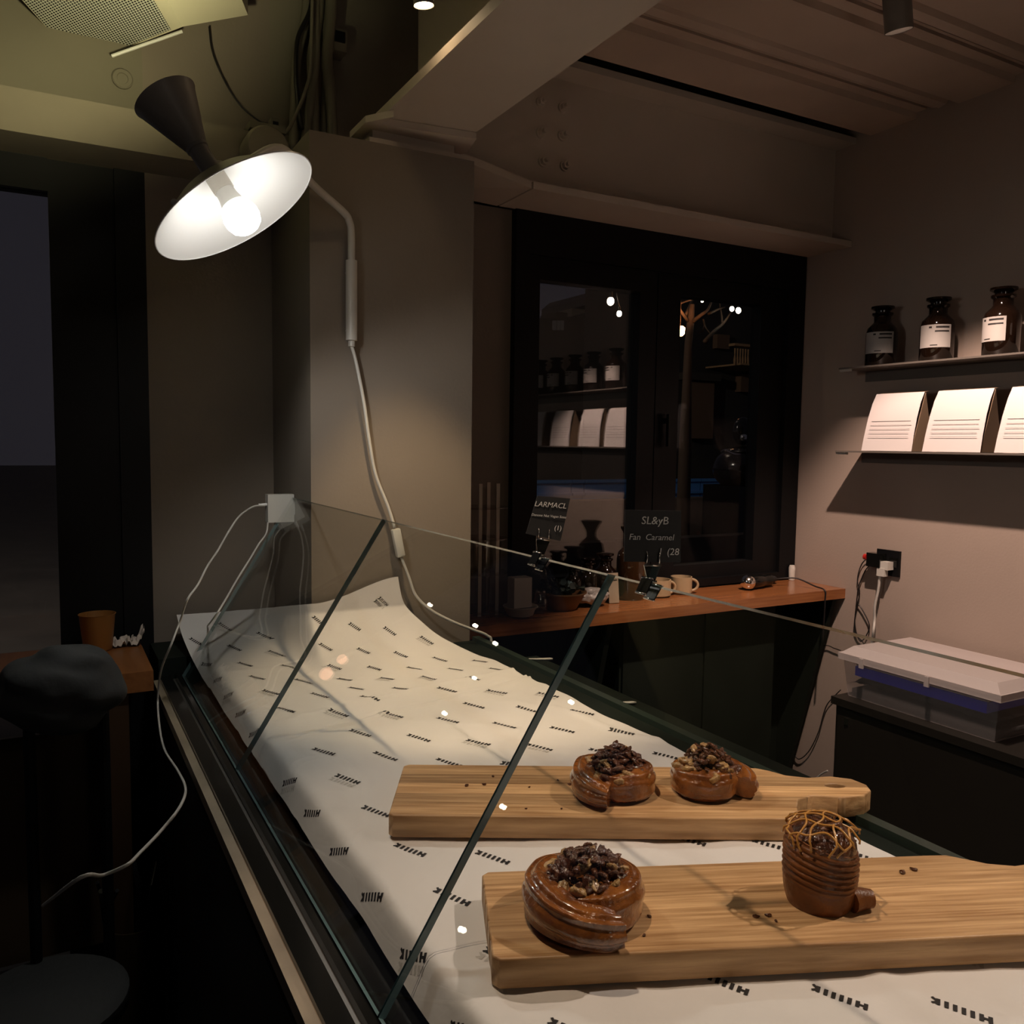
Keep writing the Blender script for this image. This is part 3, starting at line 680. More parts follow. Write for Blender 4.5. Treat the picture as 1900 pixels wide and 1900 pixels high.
tag(lc.build('loose_cable', M_blackcord, smooth=0), 'thin black cable hanging in a loop on the wall beside the cabinet', 'cable')
wc = MB().tube(spline([at(x, y, X=XR - .02) for x, y in ((1456, 1300), (1455, 1360), (1453, 1420), (1462, 1446), (1485, 1457), (1507, 1450), (1524, 1436), (1536, 1430))], 8), .0035, 8)
tag(wc.build('white_cable', M_cord, smooth=0), 'white cable drooping low on the wall behind the board handle', 'cable')

# black cabinet and storage box
cb = empty('black_cabinet', (2.55, 1.2, 0), 'black low cabinet against the right wall, under the storage box', 'cabinet')
MC = mat('cabinet_black', (.014, .0125, .010), .45)
ZC = .652
MB().box((2.362, .15, .03), (XR - .004, 1.945, ZC - .03)).build('body', MC, cb, bev=.004, smooth=.7)
box('top', (2.345, .14, ZC - .026), (XR - .004, 1.955, ZC), MC, cb, bev=.005)
for ya, yb in ((.17, 1.05), (1.06, 1.93)):
    dd = box('cabinet_door', (2.352, ya, .05), (2.364, yb, ZC - .04), MC, cb, bev=.003)
    box('lock', (2.349, yb - .045, ZC - .085), (2.353, yb - .03, ZC - .062), M_chrome, dd)
sb = empty('storage_box', (2.55, 1.68, ZC), 'clear plastic storage box with lid on the black cabinet', 'storage box')
M_pbox = bpy.data.materials.new('clear_box_plastic'); M_pbox.use_nodes = True; nt = M_pbox.node_tree
_tr = nt.nodes.new('ShaderNodeBsdfTransparent'); _tr.inputs[0].default_value = (.92, .90, .90, 1); _mx = nt.nodes.new('ShaderNodeMixShader'); _mx.inputs[0].default_value = .26
nt.nodes['Principled BSDF'].inputs['Base Color'].default_value = (.75, .70, .69, 1); nt.nodes['Principled BSDF'].inputs['Roughness'].default_value = .25
nt.links.new(_tr.outputs[0], _mx.inputs[1]); nt.links.new(nt.nodes['Principled BSDF'].outputs[0], _mx.inputs[2]); nt.links.new(_mx.outputs[0], nt.nodes['Material Output'].inputs[0])
xa, xb, ya, yb, zb_, zt_ = 2.385, 2.725, 1.40, 1.945, ZC + .001, ZC + .140
m = MB()
pb0 = [(xa + .015, ya + .015), (xb - .015, ya + .015), (xb - .015, yb - .015), (xa + .015, yb - .015)]; pb1 = [(xa, ya), (xb, ya), (xb, yb), (xa, yb)]
for i in range(4):
    j = (i + 1) % 4; m.quad((*pb0[i], zb_), (*pb0[j], zb_), (*pb1[j], zt_), (*pb1[i], zt_))
m.quad(*[(*p, zb_) for p in pb0]); m.build('tub', M_pbox, sb)
M_lid = bpy.data.materials.new('frosted_lid'); M_lid.use_nodes = True; nt = M_lid.node_tree
_tr = nt.nodes.new('ShaderNodeBsdfTransparent'); _tr.inputs[0].default_value = (.95, .93, .93, 1); _mx = nt.nodes.new('ShaderNodeMixShader'); _mx.inputs[0].default_value = .55
nt.nodes['Principled BSDF'].inputs['Base Color'].default_value = (.80, .75, .74, 1); nt.nodes['Principled BSDF'].inputs['Roughness'].default_value = .3
nt.links.new(_tr.outputs[0], _mx.inputs[1]); nt.links.new(nt.nodes['Principled BSDF'].outputs[0], _mx.inputs[2]); nt.links.new(_mx.outputs[0], nt.nodes['Material Output'].inputs[0])
m = MB(); m.box((xa - .012, ya - .012, zt_ - .012), (xb + .01, yb + .012, zt_ + .010)).build('lid_rim', M_lid, sb, bev=.004, smooth=.7)
m = MB(); m.hexa([V(xa - .005, ya - .005, zt_ + .010), V(xb, ya - .005, zt_ + .010), V(xb, yb + .005, zt_ + .010), V(xa - .005, yb + .005, zt_ + .010), V(xa + .02, ya + .02, zt_ + .036), V(xb - .02, ya + .02, zt_ + .036), V(xb - .02, yb - .025, zt_ + .036), V(xa + .02, yb - .025, zt_ + .036)]).build('lid_top', M_lid, sb, bev=.006, smooth=.7)
for yy in (1.86, 1.62): box('latch', (xa - .017, yy - .008, zt_ - .024), (xa - .011, yy + .008, zt_ + .008), M_lid, sb, bev=.003)
fo = MB().box((xa + .008, 1.44, ZC + .080), (xb - .03, 1.90, ZC + .112))
tag(fo.build('blue_folder', mat('blue_folder_card', (.015, .03, .85), .4), smooth=.7, bev=.003), 'bright blue folder inside the clear storage box', 'folder')
tag(MB().box((xa + .012, 1.44, ZC + .1135), (xb - .02, 1.90, ZC + .134)).build('paper_stack', mat('white_sheets', (.70, .66, .64), .7), smooth=.7, bev=.002), 'stack of white sheets on the blue folder in the storage box', 'paper')
dkc = MB(); g = []
for j in range(25):
    g.append([dkc.bm.verts.new(V(xa + .018 + .30 * i / 18, 1.42 + .50 * j / 24, ZC + .058 + .016 * noise.noise(V(i * .5, j * .4, 1)))) for i in range(19)])
for j in range(24):
    for i in range(18): dkc.bm.faces.new((g[j][i], g[j][i + 1], g[j + 1][i + 1], g[j + 1][i]))
dkc.box((xa + .019, 1.42, ZC + .003), (xb - .02, 1.918, ZC + .03))
tag(dkc.build('dark_cloth', mat('charcoal_cloth', (.035, .035, .037), .9, bump=.3, bscale=60), smooth=0), 'charcoal crumpled cloth filling the bottom of the storage box', 'cloth')

# ================================================================== WINDOW BAR
ZB = .950
wbar = empty('window_bar', (1.9, 2.39, 0), 'varnished wooden bar running under the window', 'bar')
box('bar_top', (XP1 + .002, 2.245, ZB - .038), (XR - .002, YW - .032, ZB), M_bar, wbar, bev=.002)
for x in (2.700, 1.62):
    MB().poly([(x, 2.262, ZB - .040), (x, YW - .014, ZB - .040), (x, YW - .014, .05), (x, YW - .05, .05)], (.02, 0, 0)).build('gusset', M_darkg, wbar)
# under-bar dark box standing below
ub = empty('under_bar_cabinet', (1.95, 2.42, 0), 'dark green cabinet under the window bar', 'cabinet')
MB().box((1.72, 2.33, .03), (2.46, YW - .02, ZB - .045)).build('body', M_darkg, ub, bev=.004, smooth=.7)
box('cabinet_door', (1.73, 2.322, .05), (2.09, 2.33, ZB - .06), M_darkg, ub, bev=.002); box('cabinet_door', (2.10, 2.322, .05), (2.45, 2.33, ZB - .06), M_darkg, ub, bev=.002)
box('back_shelf', (1.0, .9, .905), (1.16, 1.95, .925), M_darkg, ct, bev=.002)
for i, (px, py, L_) in enumerate(((1002, 1222, .05), (1152, 1303, .05))):
    p = at(px, py, z=.93); p.z = .9285
    tag(MB().tube([p + V(-L_ * .6, L_ * .35, 0), p, p + V(L_ * .45, -L_ * .25, .001), p + V(L_ * .6, -L_ * .33, .001)], [.0015, .0028, .0034, .0022], 8).build('white_spoon', M_plastic, smooth=0), ['farther', 'nearer'][i] + ' small white plastic spoon on the shelf behind the counter rim', 'spoon', 'white spoons')

# ---- things on the bar
def P(px, py, **k): return at(px, py, **k)
# acrylic tiered stand
ac = empty('acrylic_stand', (1.225, 2.42, ZB), 'clear acrylic tiered stand on the bar beside the pillar', 'stand')
for h in (.012, .135, .245, .345): MB().lathe((1.225, 2.42, ZB + h), (0, 0, 1), [(.085, 0), (.085, .004)], 36).build('tier', M_acryl, ac, smooth=.6)
for dx, dy in ((-.03, -.05), (.035, -.045), (.045, .04)): box('post', (1.225 + dx - .006, 2.42 + dy - .002, ZB + .001), (1.225 + dx + .006, 2.42 + dy + .002, ZB + .425), mat('acrylic_edge', (.55, .49, .42), .2), ac)
for q, (dx, h) in enumerate(((-.02, .016), (.02, .139))):
    MB().lathe((1.225 + dx, 2.42, ZB + h + .001), (0, 0, 1), [(.045, 0), (.048, .105), (.046, .105), (.043, .003)], 32).build('acrylic_cup', M_acryl, ac, smooth=.6)
# white square block on a round dish
M_pale2 = mat('pale_ceramic', (.40, .36, .32), .5)
dsh = MB().lathe((1.315, 2.318, ZB + .001), (0, 0, 1), [(.030, 0), (.042, .006), (.048, .022), (.056, .032), (.056, .036), (.045, .030), (.004, .026)], 36)
tag(dsh.build('round_dish', M_pale2, smooth=.6), 'round pale footed dish on the bar, under the white block', 'dish')
blk = MB().box((1.283, 2.300, ZB + .032), (1.347, 2.346, ZB + .128))
tag(blk.build('white_block', mat('white_card_block', (.46, .43, .40), .6), smooth=.7, bev=.004), 'white square-edged napkin block standing on the round dish', 'block')
jar = empty('glass_jar', (1.405, 2.35, ZB), 'small clear glass jar between the white block and the bowl', 'jar')
MB().lathe((1.405, 2.35, ZB + .001), (0, 0, 1), [(.026, 0), (.030, .006), (.030, .05), (.024, .06), (.024, .075), (.022, .075), (.022, .06), (.027, .05), (.027, .008), (.002, .006)], 28).build('jar_body', M_acryl, jar, smooth=.7)
# wooden bowl with wrapped sweets
bw = MB().lathe((1.505, 2.372, ZB + .001), (0, 0, 1), [(.048, 0), (.052, .004), (.078, .052), (.085, .056), (.085, .061), (.076, .056), (.05, .012), (.002, .010)], 40)
tag(bw.build('wooden_bowl', mat('brown_bowl_wood', (.17, .085, .035), .5, var=.2, scale=20), smooth=.7), 'brown wooden bowl of wrapped sweets on the bar', 'bowl')
M_foil = mat('dark_foil_wrap', (.05, .062, .055), .22, metal=.6, var=.6, scale=40)
sw = MB(); sw.sphere((0, 0, 0), .014, 12, 8, (1, .8, .7)); sw.cyl((.012, 0, 0), (.026, 0, .002), .003, .010, 10); sw.cyl((-.012, 0, 0), (-.026, 0, .002), .003, .010, 10)
for v in sw.bm.verts: v.co *= 1 + .22 * noise.noise(v.co * 180)
sp_ = sw.build('wrapped_sweet', M_foil, smooth=.5); sdat = sp_.data; bpy.data.objects.remove(sp_)
rnd = random.Random(5)
for i in range(16):
    o = bpy.data.objects.new('wrapped_sweet', sdat); COL.objects.link(o); a = i * 2.4; rr = .052 * math.sqrt((i + .5) / 16)
    o.location = (1.505 + rr * math.cos(a), 2.372 + rr * math.sin(a), ZB + .075 - .25 * rr + rnd.uniform(0, .012)); o.rotation_euler = (rnd.uniform(-.6, .6), rnd.uniform(-.6, .6), rnd.uniform(0, 6)); o.scale = (1.15,) * 3
    tag(o, 'dark foil-wrapped sweet heaped in the wooden bowl', 'sweet', 'wrapped sweets in the bowl')
def crumple(name, c, r, sc, m, label, cat, seed, freq=28, amp=.3):
    b = MB(); bmesh.ops.create_icosphere(b.bm, subdivisions=4, radius=r)
    for v in b.bm.verts:
        k = 1 + amp * noise.noise(v.co * freq + V(seed, 0, 0)) + amp * .8 * abs(noise.noise(v.co * freq * 2.1 + V(0, seed, 0)))
        v.co = V(v.co.x * sc[0] * k, v.co.y * sc[1] * k, v.co.z * sc[2] * k)
    zmin = min(v.co.z for v in b.bm.verts)
    for v in b.bm.verts: v.co += V(c[0], c[1], c[2] - zmin)
    return tag(b.build(name, m, smooth=.45), label, cat)
crumple('crumpled_bag', (1.625, 2.365, ZB + .001), .04, (1.35, .8, .75), mat('white_thin_plastic', (.42, .39, .36), .35), 'white crumpled plastic bag on the bar beside the bowl', 'bag', 2.)
crumple('black_bag', (1.445, 2.455, ZB + .001), .045, (1.0, .55, 1.35), mat('black_cloth', (.012, .012, .013), .8), 'black soft bag standing behind the bowl by the window frame', 'bag', 8.)
# carafe-like amber bottle with flared mouth
bt = empty('flared_bottle', (1.835, 2.43, ZB), 'tall dark glass bottle with a flared mouth in front of the window', 'bottle')
MB().lathe((1.835, 2.43, ZB + .001), (0, 0, 1), [(.048, 0), (.052, .006), (.052, .145), (.046, .17), (.026, .19), (.020, .197), (.019, .215)], 36).build('bottle_body', mat('brown_bottle_glass', (.035, .016, .006), .07, spec=.8), bt, smooth=.8)
MB().lathe((1.835, 2.43, ZB + .214), (0, 0, 1), [(.019, 0), (.022, .012), (.040, .042), (.040, .047), (.003, .047)], 28).build('flared_stopper', mat('brown_bottle_glass'), bt, smooth=.7)
for i, (x, yv, s) in enumerate(((1.60, 2.45, .62), (1.665, 2.455, .72), (1.735, 2.45, .78), (1.525, 2.472, .42))):
    c = copy_tree(bp)
    for ch in list(c.children):
        if ch.name.startswith('label'):
            for g_ in list(ch.children): bpy.data.objects.remove(g_)
            bpy.data.objects.remove(ch)
    c.name = 'small_bottle'; c.location = (x, yv, ZB + .001); c.scale = (s, s, s); c.rotation_euler = (0, 0, 1.2 * i)
    c['group'] = 'small dark bottles on the bar'
    c['label'] = ['small black stoppered bottle behind the crumpled bag', 'black stoppered bottle second from the tall flared bottle', 'black stoppered bottle right beside the tall flared bottle', 'smallest black stoppered bottle behind the wooden bowl'][i]
tg = MB().box((-.019, -.001, 0), (.019, .001, .105)); bmesh.ops.transform(tg.bm, matrix=Matrix.Translation((1.725, 2.375, ZB + .002)) @ Matrix.Rotation(-.12, 4, 'X') @ Matrix.Rotation(-.2, 4, 'Z'), verts=tg.bm.verts[:])
tgo = tag(tg.build('card_tag', mat('cream_card', (.40, .33, .23), .7)), 'cream paper tag with dark print in front of the dark bottles', 'tag')
pm = MB()
for k, z in enumerate((.088, .078)): pm.box((-.004, -.0022, z), (.014, -.0012, z + .004))
bmesh.ops.transform(pm.bm, matrix=Matrix.Translation((1.725, 2.375, ZB + .002)) @ Matrix.Rotation(-.12, 4, 'X') @ Matrix.Rotation(-.2, 4, 'Z'), verts=pm.bm.verts[:]); pm.build('tag_print', M_ink, tgo)
M_mug = mat('cream_mug_glaze', (.42, .32, .19), .35)
def mug(c, r, h, ha, label):
    g_ = empty('cream_mug', c, label, 'mug')
    MB().lathe((c[0], c[1], c[2] + .001), (0, 0, 1), [(r * .8, 0), (r, .006), (r, h), (r * .92, h), (r * .92, .01), (.002, .008)], 32).build('mug_body', M_mug, g_, smooth=.7)
    d = V(math.cos(ha), math.sin(ha), 0); cc = V(*c) + d * r * .95 + V(0, 0, h * .5)
    MB().tube([cc + d * (.026 * math.sin(t)) + V(0, 0, h * .34 * math.cos(t)) for t in [PI * i / 12 for i in range(13)]], .0055, 8).build('handle', M_mug, g_, smooth=0)
    return g_
mug((1.955, 2.43, ZB), .052, .062, -.2, 'wide cream mug standing next to the tall flared bottle'); mug((2.075, 2.435, ZB), .040, .064, -.4, 'small cream mug behind the front sign clip')
# lamp holder with a silver-crowned bulb
tl = empty('cabled_lamp', (2.43, 2.41, ZB), 'black lamp holder with a silver-capped bulb lying on the bar', 'lamp')
a0, a1 = V(2.365, 2.385, ZB + .030), V(2.52, 2.41, ZB + .026)
dl = (a1 - a0).normalized()
MB().sphere(a0, .029, 24, 16).build('silver_bulb', mat('mirror_bulb', (.92, .90, .86), .16, metal=1.), tl, smooth=0)
MB().lathe(a0 + dl * .018, dl, [(.024, 0), (.026, .01), (.026, .06), (.020, .075), (.022, .085), (.022, .12), (.010, .135)], 24).build('holder', M_black, tl, smooth=.6)
MB().tube(spline([a0 + dl * .15, (2.545, 2.40, ZB + .030), (2.60, 2.36, ZB + .034), (2.625, 2.29, ZB + .012), (2.628, 2.243, ZB + .002), (2.629, 2.240, ZB - .04), (2.63, 2.245, ZB - .2)], 8), .003, 8).build('flex', M_blackcord, tl, smooth=0)
crumple('black_pouch', (2.545, 2.455, ZB + .001), .03, (1.5, .7, .55), mat('black_cloth', (.012, .012, .013), .8), 'black crumpled pouch behind the lamp holder', 'pouch', 6.)
ud = MB().box((2.66, 2.44, ZB + .002), (2.69, 2.47, ZB + .07))
tag(MB().lathe((2.715, YW - .045, ZB + .001), (0, 0, 1), [(.012, 0), (.014, .05), (.010, .062)], 16).build('white_stub', M_plastic, smooth=.6), 'small white cylinder in the far corner of the bar', 'cylinder'); ud.bm.free()

# ================================================================== PRICE SIGNS ON THE GLASS EDGE
M_chalk = mat('black_sign_card', (.022, .023, .024), .6)
M_letter = mat('white_chalk_ink', (.85, .86, .84), .7)
def sign(yc, corners, lines, label):
    g_ = empty('price_sign', (GT.x, yc, GT.z), label, 'sign', 'clipped price signs')
    tl_, tr_, br_, bl_ = corners
    x = (tr_ - tl_).normalized(); yv = (tl_ - bl_); yv = (yv - x * yv.dot(x)).normalized(); n = x.cross(yv)
    if n.y > 0: n = -n
    th = -n * .0014
    MB().hexa([bl_, br_, tr_, tl_, bl_ + th, br_ + th, tr_ + th, tl_ + th]).build('card', M_chalk, g_)
    W_ = (tr_ - tl_).length; c0 = (tl_ + tr_ + br_ + bl_) / 4; H_ = ((tl_ - bl_).length)
    for tx, u, v, s, shr in lines:
        text_mesh('lettering', tx, s * W_, frame_mtx(c0 + x * (u * W_) + yv * (v * H_) + n * .0008, x, yv), M_letter, g_, shr, .0002)
    # bulldog clip: black jaws over the glass edge, chrome lips, a flared body that holds the card
    hw = .0085; cb_ = (bl_ + br_) / 2; base = V(GT.x + .001, yc, GT.z + .004)
    for sx in (1, -1):
        a = GT + gn * (.0054 * sx) - gdir * .013; b = GT + gn * (.0066 * sx) + gdir * .004
        q4 = [V(a.x, yc - hw, a.z), V(a.x, yc + hw, a.z), V(b.x, yc + hw, b.z), V(b.x, yc - hw, b.z)]
        MB().hexa(q4 + [q + gn * (.0014 * sx) for q in q4]).build('clip_jaw', M_black, g_)
        MB().tube([V(a.x, yc - hw, a.z) + gn * (.001 * sx), V(a.x, yc + hw, a.z) + gn * (.001 * sx)], .0012, 8).tube([V(b.x, yc - hw, b.z) + gn * (.001 * sx), V(b.x, yc + hw, b.z) + gn * (.001 * sx)], .0014, 8).build('clip_lip', M_chrome, g_, smooth=0)
    up1 = cb_ - yv * .003 + n * .001
    q4 = [base - x * .004, base + x * .004, up1 + x * .009, up1 - x * .009]
    MB().hexa(q4 + [q - n * .003 for q in q4]).build('clip_body', M_black, g_)
    MB().tube([up1 - x * .009 + n * .001, up1 + x * .009 + n * .001], .0012, 8).tube([base - x * .005 + n * .002, base + x * .005 + n * .002], .0012, 8).build('clip_bar', M_chrome, g_, smooth=0)
    for o_ in (-.007, .007):
        MB().tube([cb_ + x * o_ - yv * .003 + n * .0018, cb_ + x * o_ * .9 + yv * .006 + n * .0026, cb_ + x * o_ + yv * .011 + n * .0014], .0008, 6).build('clip_prong', M_chrome, g_, smooth=0)
sy = .908
sign(sy, [at(997, 920, Y=sy + .012), at(1058, 925, Y=sy - .004), at(1040, 1004, Y=sy - .004), at(976, 990, Y=sy + .012)],
     [('LARMACL', .02, .31, .22, .25), ('Danone Nut Vegan Sosu', .0, .03, .105, .2), ('(1)', .30, -.26, .20, .1)], 'black hand-lettered price card clipped on the far clip, three lines of white writing')
sy = .685
sign(sy, [at(1160, 946, Y=sy + .010), at(1264, 948, Y=sy - .012), at(1263, 1044, Y=sy - .012), at(1158, 1042, Y=sy + .010)],
     [('SL&yB', .02, .30, .19, .1), ('Fan  Caramel', -.03, -.02, .15, .15), ('l  (28', .30, -.30, .17, .1)], 'larger black price card on the near clip, in front of the window mullion')

# ================================================================== LEFT SIDE: ADAPTER, LEADS, TABLE, STOOL
ad = empty('power_adapter', (.515, 2.14, 1.30), 'white square power adapter plugged into the side of the pillar', 'adapter')
box('adapter_body', (.480, 2.125, 1.297), (.545, 2.155, 1.367), M_plastic, ad, bev=.005)
box('wall_plug', (.545, 2.13, 1.315), (.5485, 2.152, 1.35), M_plastic, ad)
MB().cyl((.460, 2.138, 1.341), (.481, 2.138, 1.342), .0035, n=12).build('cable_plug', M_white, ad, smooth=.6)
pts = [(493, 938, 2.138), (470, 940, 2.13), (445, 957, 2.10), (425, 985, 2.06), (405, 1020, 2.01), (385, 1050, 1.96), (367, 1085, 1.90), (348, 1112, 1.85)]
pts = [at(a, b, Y=c) for a, b, c in pts] + [at(335, 1150, X=.245), at(318, 1195, X=.222), at(300, 1240, X=.206), at(293, 1290, X=.200), at(295, 1340, X=.196), at(305, 1390, X=.196), at(330, 1430, X=.196), at(344, 1462, X=.190), at(335, 1495, X=.15), at(300, 1540, X=.12), at(262, 1580, X=.09), at(235, 1605, X=.07), at(190, 1624, X=.045), at(150, 1628, X=.02), at(80, 1680, X=-.02)]
MB().tube(spline(pts, 6), .0022, 8).build('charging_lead', M_cord, ad, smooth=0)
pts = [at(a, b, Y=c) for a, b, c in ((497, 970, 2.13), (494, 990, 2.11), (480, 1010, 2.08), (462, 1040, 2.05), (440, 1075, 2.02), (420, 1110, 1.98), (398, 1145, 1.95))] + [at(382, 1165, z=1.005), at(368, 1185, z=.99), at(352, 1205, z=.962), at(345, 1225, z=.94)]
MB().tube(spline(pts, 6), .0022, 8).build('second_lead', M_cord, ad, smooth=0)

tb_ = empty('side_table', (0, 2.1, 0), 'orange-brown wooden table at the left beside the counter end', 'table')
box('table_top', (-.42, 1.985, .945), (.195, 2.30, .990), M_table, tb_, bev=.003)
for x in (-.40, .10):
    for yv in (2.0, 2.25): box('leg', (x, yv, 0), (x + .045, yv + .035, .945), mat('brown_leg_wood', (.05, .025, .01), .5), tb_)
box('back_panel', (-.36, 2.24, .25), (.10, 2.255, .80), mat('brown_panel', (.045, .026, .011), .6, var=.2), tb_)
c_ = at(182, 1205, z=.991)
cp_ = MB().lathe((c_.x, c_.y, .991), (0, 0, 1), [(.030, 0), (.032, .003), (.040, .085), (.042, .088), (.040, .088), (.030, .006), (.002, .005)], 32)
tag(cp_.build('paper_cup', mat('amber_cup_paper', (.30, .13, .03), .5), smooth=.7), 'amber paper cup on the left table', 'cup')
q = at(236, 1196, z=.991)
ts = MB(); g = []
for j in range(13):
    g.append([ts.bm.verts.new(V(q.x - .038 + .076 * i / 20, q.y - .03 + .05 * j / 12, .994 + .034 * abs(noise.noise(V(i * .33, j * .4, 2))) + .02 * sst(6, 0, i) * abs(noise.noise(V(i, j * .3, 5))) + .024 * sst(16, 20, i))) for i in range(21)])
for j in range(12):
    for i in range(20): ts.bm.faces.new((g[j][i], g[j][i + 1], g[j + 1][i + 1], g[j + 1][i]))
tag(ts.build('tissue', mat('tissue_paper', (.55, .48, .42), .8), smooth=.5), 'white crumpled paper tissue on the left table beside the cup', 'tissue')
st_ = empty('bar_stool', (.02, 1.70, 0), 'dark padded stool with a folded rounded back at the left edge', 'stool')
M_cloth = mat('charcoal_padded_fabric', (.022, .025, .026), .75, bump=.2, bscale=30)
m = MB(); bmesh.ops.create_icosphere(m.bm, subdivisions=5, radius=1)
for v in m.bm.verts:
    a = v.co.copy(); fold = .05 * math.sin(a.z * 7 + a.x * 4 + 1.5 * noise.noise(a * 1.5)) + .06 * noise.noise(a * 2.2)
    k = 1 + fold; v.co = V(.012 + a.x * .105 * k, 1.69 + a.y * .05 * k, 1.048 + a.z * .080 * k)
m.build('backrest', M_cloth, st_, smooth=0)
MB().lathe((-.03, 1.58, .50), (0, 0, 1), [(.125, 0), (.135, .015), (.135, .04), (.12, .05)], 40).build('seat', M_cloth, st_, smooth=.7)
for sx, sy_ in ((-1, -1), (1, -1), (1, 1), (-1, 1)): MB().cyl((-.03 + sx * .09, 1.58 + sy_ * .09, .50), (-.03 + sx * .12, 1.58 + sy_ * .15, .0), .013, n=12).build('leg', M_dark, st_, smooth=.6)
for x in (-.04, .08): MB().cyl((x, 1.695, .52), (x, 1.70, 1.0), .010, n=10).build('back_post', M_dark, st_, smooth=.6)
# dark bin of metal rods beside the counter
q = at(318, 1690, z=.42); q.x = min(q.x, .145)
bn = empty('rod_bin', (q.x, q.y, 0), 'tall dark bin holding shiny black rods beside the counter front', 'bin')
MB().lathe((q.x, q.y, .001), (0, 0, 1), [(.055, 0), (.06, .005), (.062, .42), (.058, .42), (.055, .01), (.002, .01)], 28).build('bin_body', mat('bronze_bin', (.035, .022, .008), .4), bn, smooth=.6)
rnd = random.Random(9)
for i in range(7):
    a = rnd.uniform(0, 6.28); r0 = rnd.uniform(0, .03)
    MB().tube([V(q.x + r0 * math.cos(a), q.y + r0 * math.sin(a), .1), V(q.x + .05 * math.cos(a) - .01, q.y + .05 * math.sin(a), .46 + .04 * rnd.random()), V(q.x + .075 * math.cos(a + .5), q.y + .075 * math.sin(a + .5), .50 + .04 * rnd.random())], rnd.uniform(.004, .008), 10).build('rod', mat('gloss_black_rod', (.012, .012, .013), .15), bn, smooth=.6)

# ================================================================== UP ON THE LEFT WALL
A, B, Cc, E_ = at(338, 50, z=2.47), at(150, 123, z=2.47), at(460, 28, z=2.56), at(300, -18, z=2.47)
acu = empty('air_unit', (A.x, A.y, 2.47), 'yellow-lit air unit with a perforated grille high at upper left', 'air unit')
M_ac = mat('cream_unit_casing', (.78, .74, .56), .5)
Bn = B + (E_ - A) * 3.2; En = A + (E_ - A) * 3.2
up_ = V(0, 0, .22)
MB().hexa([A, B, Bn, En, A + up_, B + up_, Bn + up_, En + up_]).build('casing', M_ac, acu)
Dn = Cc + (E_ - A) * 3.2
MB().hexa([A + V(0, 0, .0005), Cc, Dn, En + V(0, 0, .0005), A + V(0, 0, .2), Cc + V(0, 0, .13), Dn + V(0, 0, .13), En + V(0, 0, .2)]).build('side_fairing', M_ac, acu)
mg = bpy.data.materials.new('perforated_grille'); mg.use_nodes = True; nt = mg.node_tree; bs = nt.nodes['Principled BSDF']; bs.inputs['Roughness'].default_value = .5
tc = nt.nodes.new('ShaderNodeTexCoord'); mp = nt.nodes.new('ShaderNodeMapping'); mp.inputs['Scale'].default_value = (1, 1, 0); nt.links.new(tc.outputs['UV'], mp.inputs[0])
vo = nt.nodes.new('ShaderNodeTexVoronoi'); vo.voronoi_dimensions = '2D'; vo.inputs['Scale'].default_value = 1.0; vo.inputs['Randomness'].default_value = 0.
nt.links.new(mp.outputs[0], vo.inputs[0]); gt_ = nt.nodes.new('ShaderNodeMath'); gt_.operation = 'GREATER_THAN'; gt_.inputs[1].default_value = .36; nt.links.new(vo.outputs['Distance'], gt_.inputs[0])
mxc = nt.nodes.new('ShaderNodeMix'); mxc.data_type = 'RGBA'; mxc.inputs[6].default_value = (.004, .004, .004, 1); mxc.inputs[7].default_value = (.66, .68, .60, 1)
nt.links.new(gt_.outputs[0], mxc.inputs[0]); nt.links.new(mxc.outputs[2], bs.inputs['Base Color'])
ge, gb = (E_ - A), (B - A)
g0 = A + gb * .09 + ge * .06 - V(0, 0, .0015); g1, g2 = g0 + gb * .9, g0 + ge * 3.0
me = bpy.data.meshes.new('grille'); me.from_pydata([g0, g1, g1 + ge * 3.0, g2], [], [(0, 1, 2, 3)]); uv = me.uv_layers.new(name='u')
lu, lv = gb.length * .9 / .0092, ge.length * 3 / .0092
for i, c in enumerate(((0, 0), (lu, 0), (lu, lv), (0, lv))): uv.data[i].uv = c
me.materials.append(mg); go = bpy.data.objects.new('grille', me); COL.objects.link(go); go.parent = acu; go.matrix_parent_inverse = pinv(acu)
MB().tube([at(207, 104, Y=2.33), at(338, 58, Y=2.30)], .004, 8).build('mounting_rod', M_white, acu, smooth=.6)
dt = at(227, 147, Y=YL - .002)
tag(MB().lathe((dt.x, YL - .001, dt.z), (0, -1, 0), [(.024, 0), (.024, .006), (.021, .009), (.013, .009), (.012, .006), (.002, .006)], 28).build('wall_disc', M_wallL, smooth=.5), 'small round cap on the upper left wall above the lamp', 'cap')
# conduits
M_cond = mat('olive_painted_pipe', (.17, .155, .115), .6, var=.1)
for i, (x0, x1, r, yy) in enumerate(((.600, .640, .013, 2.325), (.625, .655, .012, 2.30), (.652, .668, .014, 2.31), (.680, .684, .014, 2.325), (.700, .698, .015, 2.30))):
    w_ = .012 * (1 if i % 2 else -1)
    MB_ = MB().tube(spline([(x0, yy, 2.217), (x0 + .002, yy, 2.30), (x0 + (x1 - x0) * .3 + w_ * .6, yy - .01, 2.42), (x0 + (x1 - x0) * .6 + w_, yy, 2.52), (x1, yy, 2.66), (x1, yy, 2.9), (x1, yy, 3.29)], 6), r, 12)
    tag(MB_.build('conduit', M_cond, smooth=.6), 'olive-painted conduit, %s of the bundle rising above the pillar' % ['leftmost', 'second from the left', 'middle one', 'second from the right', 'rightmost'][i], 'conduit', 'conduit bundle above the pillar')
blackp = MB().tube(spline([at(x, y, Y=2.29) for x, y in ((560, 240), (553, 190), (549, 130), (553, 70), (575, 20), (583, -40))], 6), .006, 8)
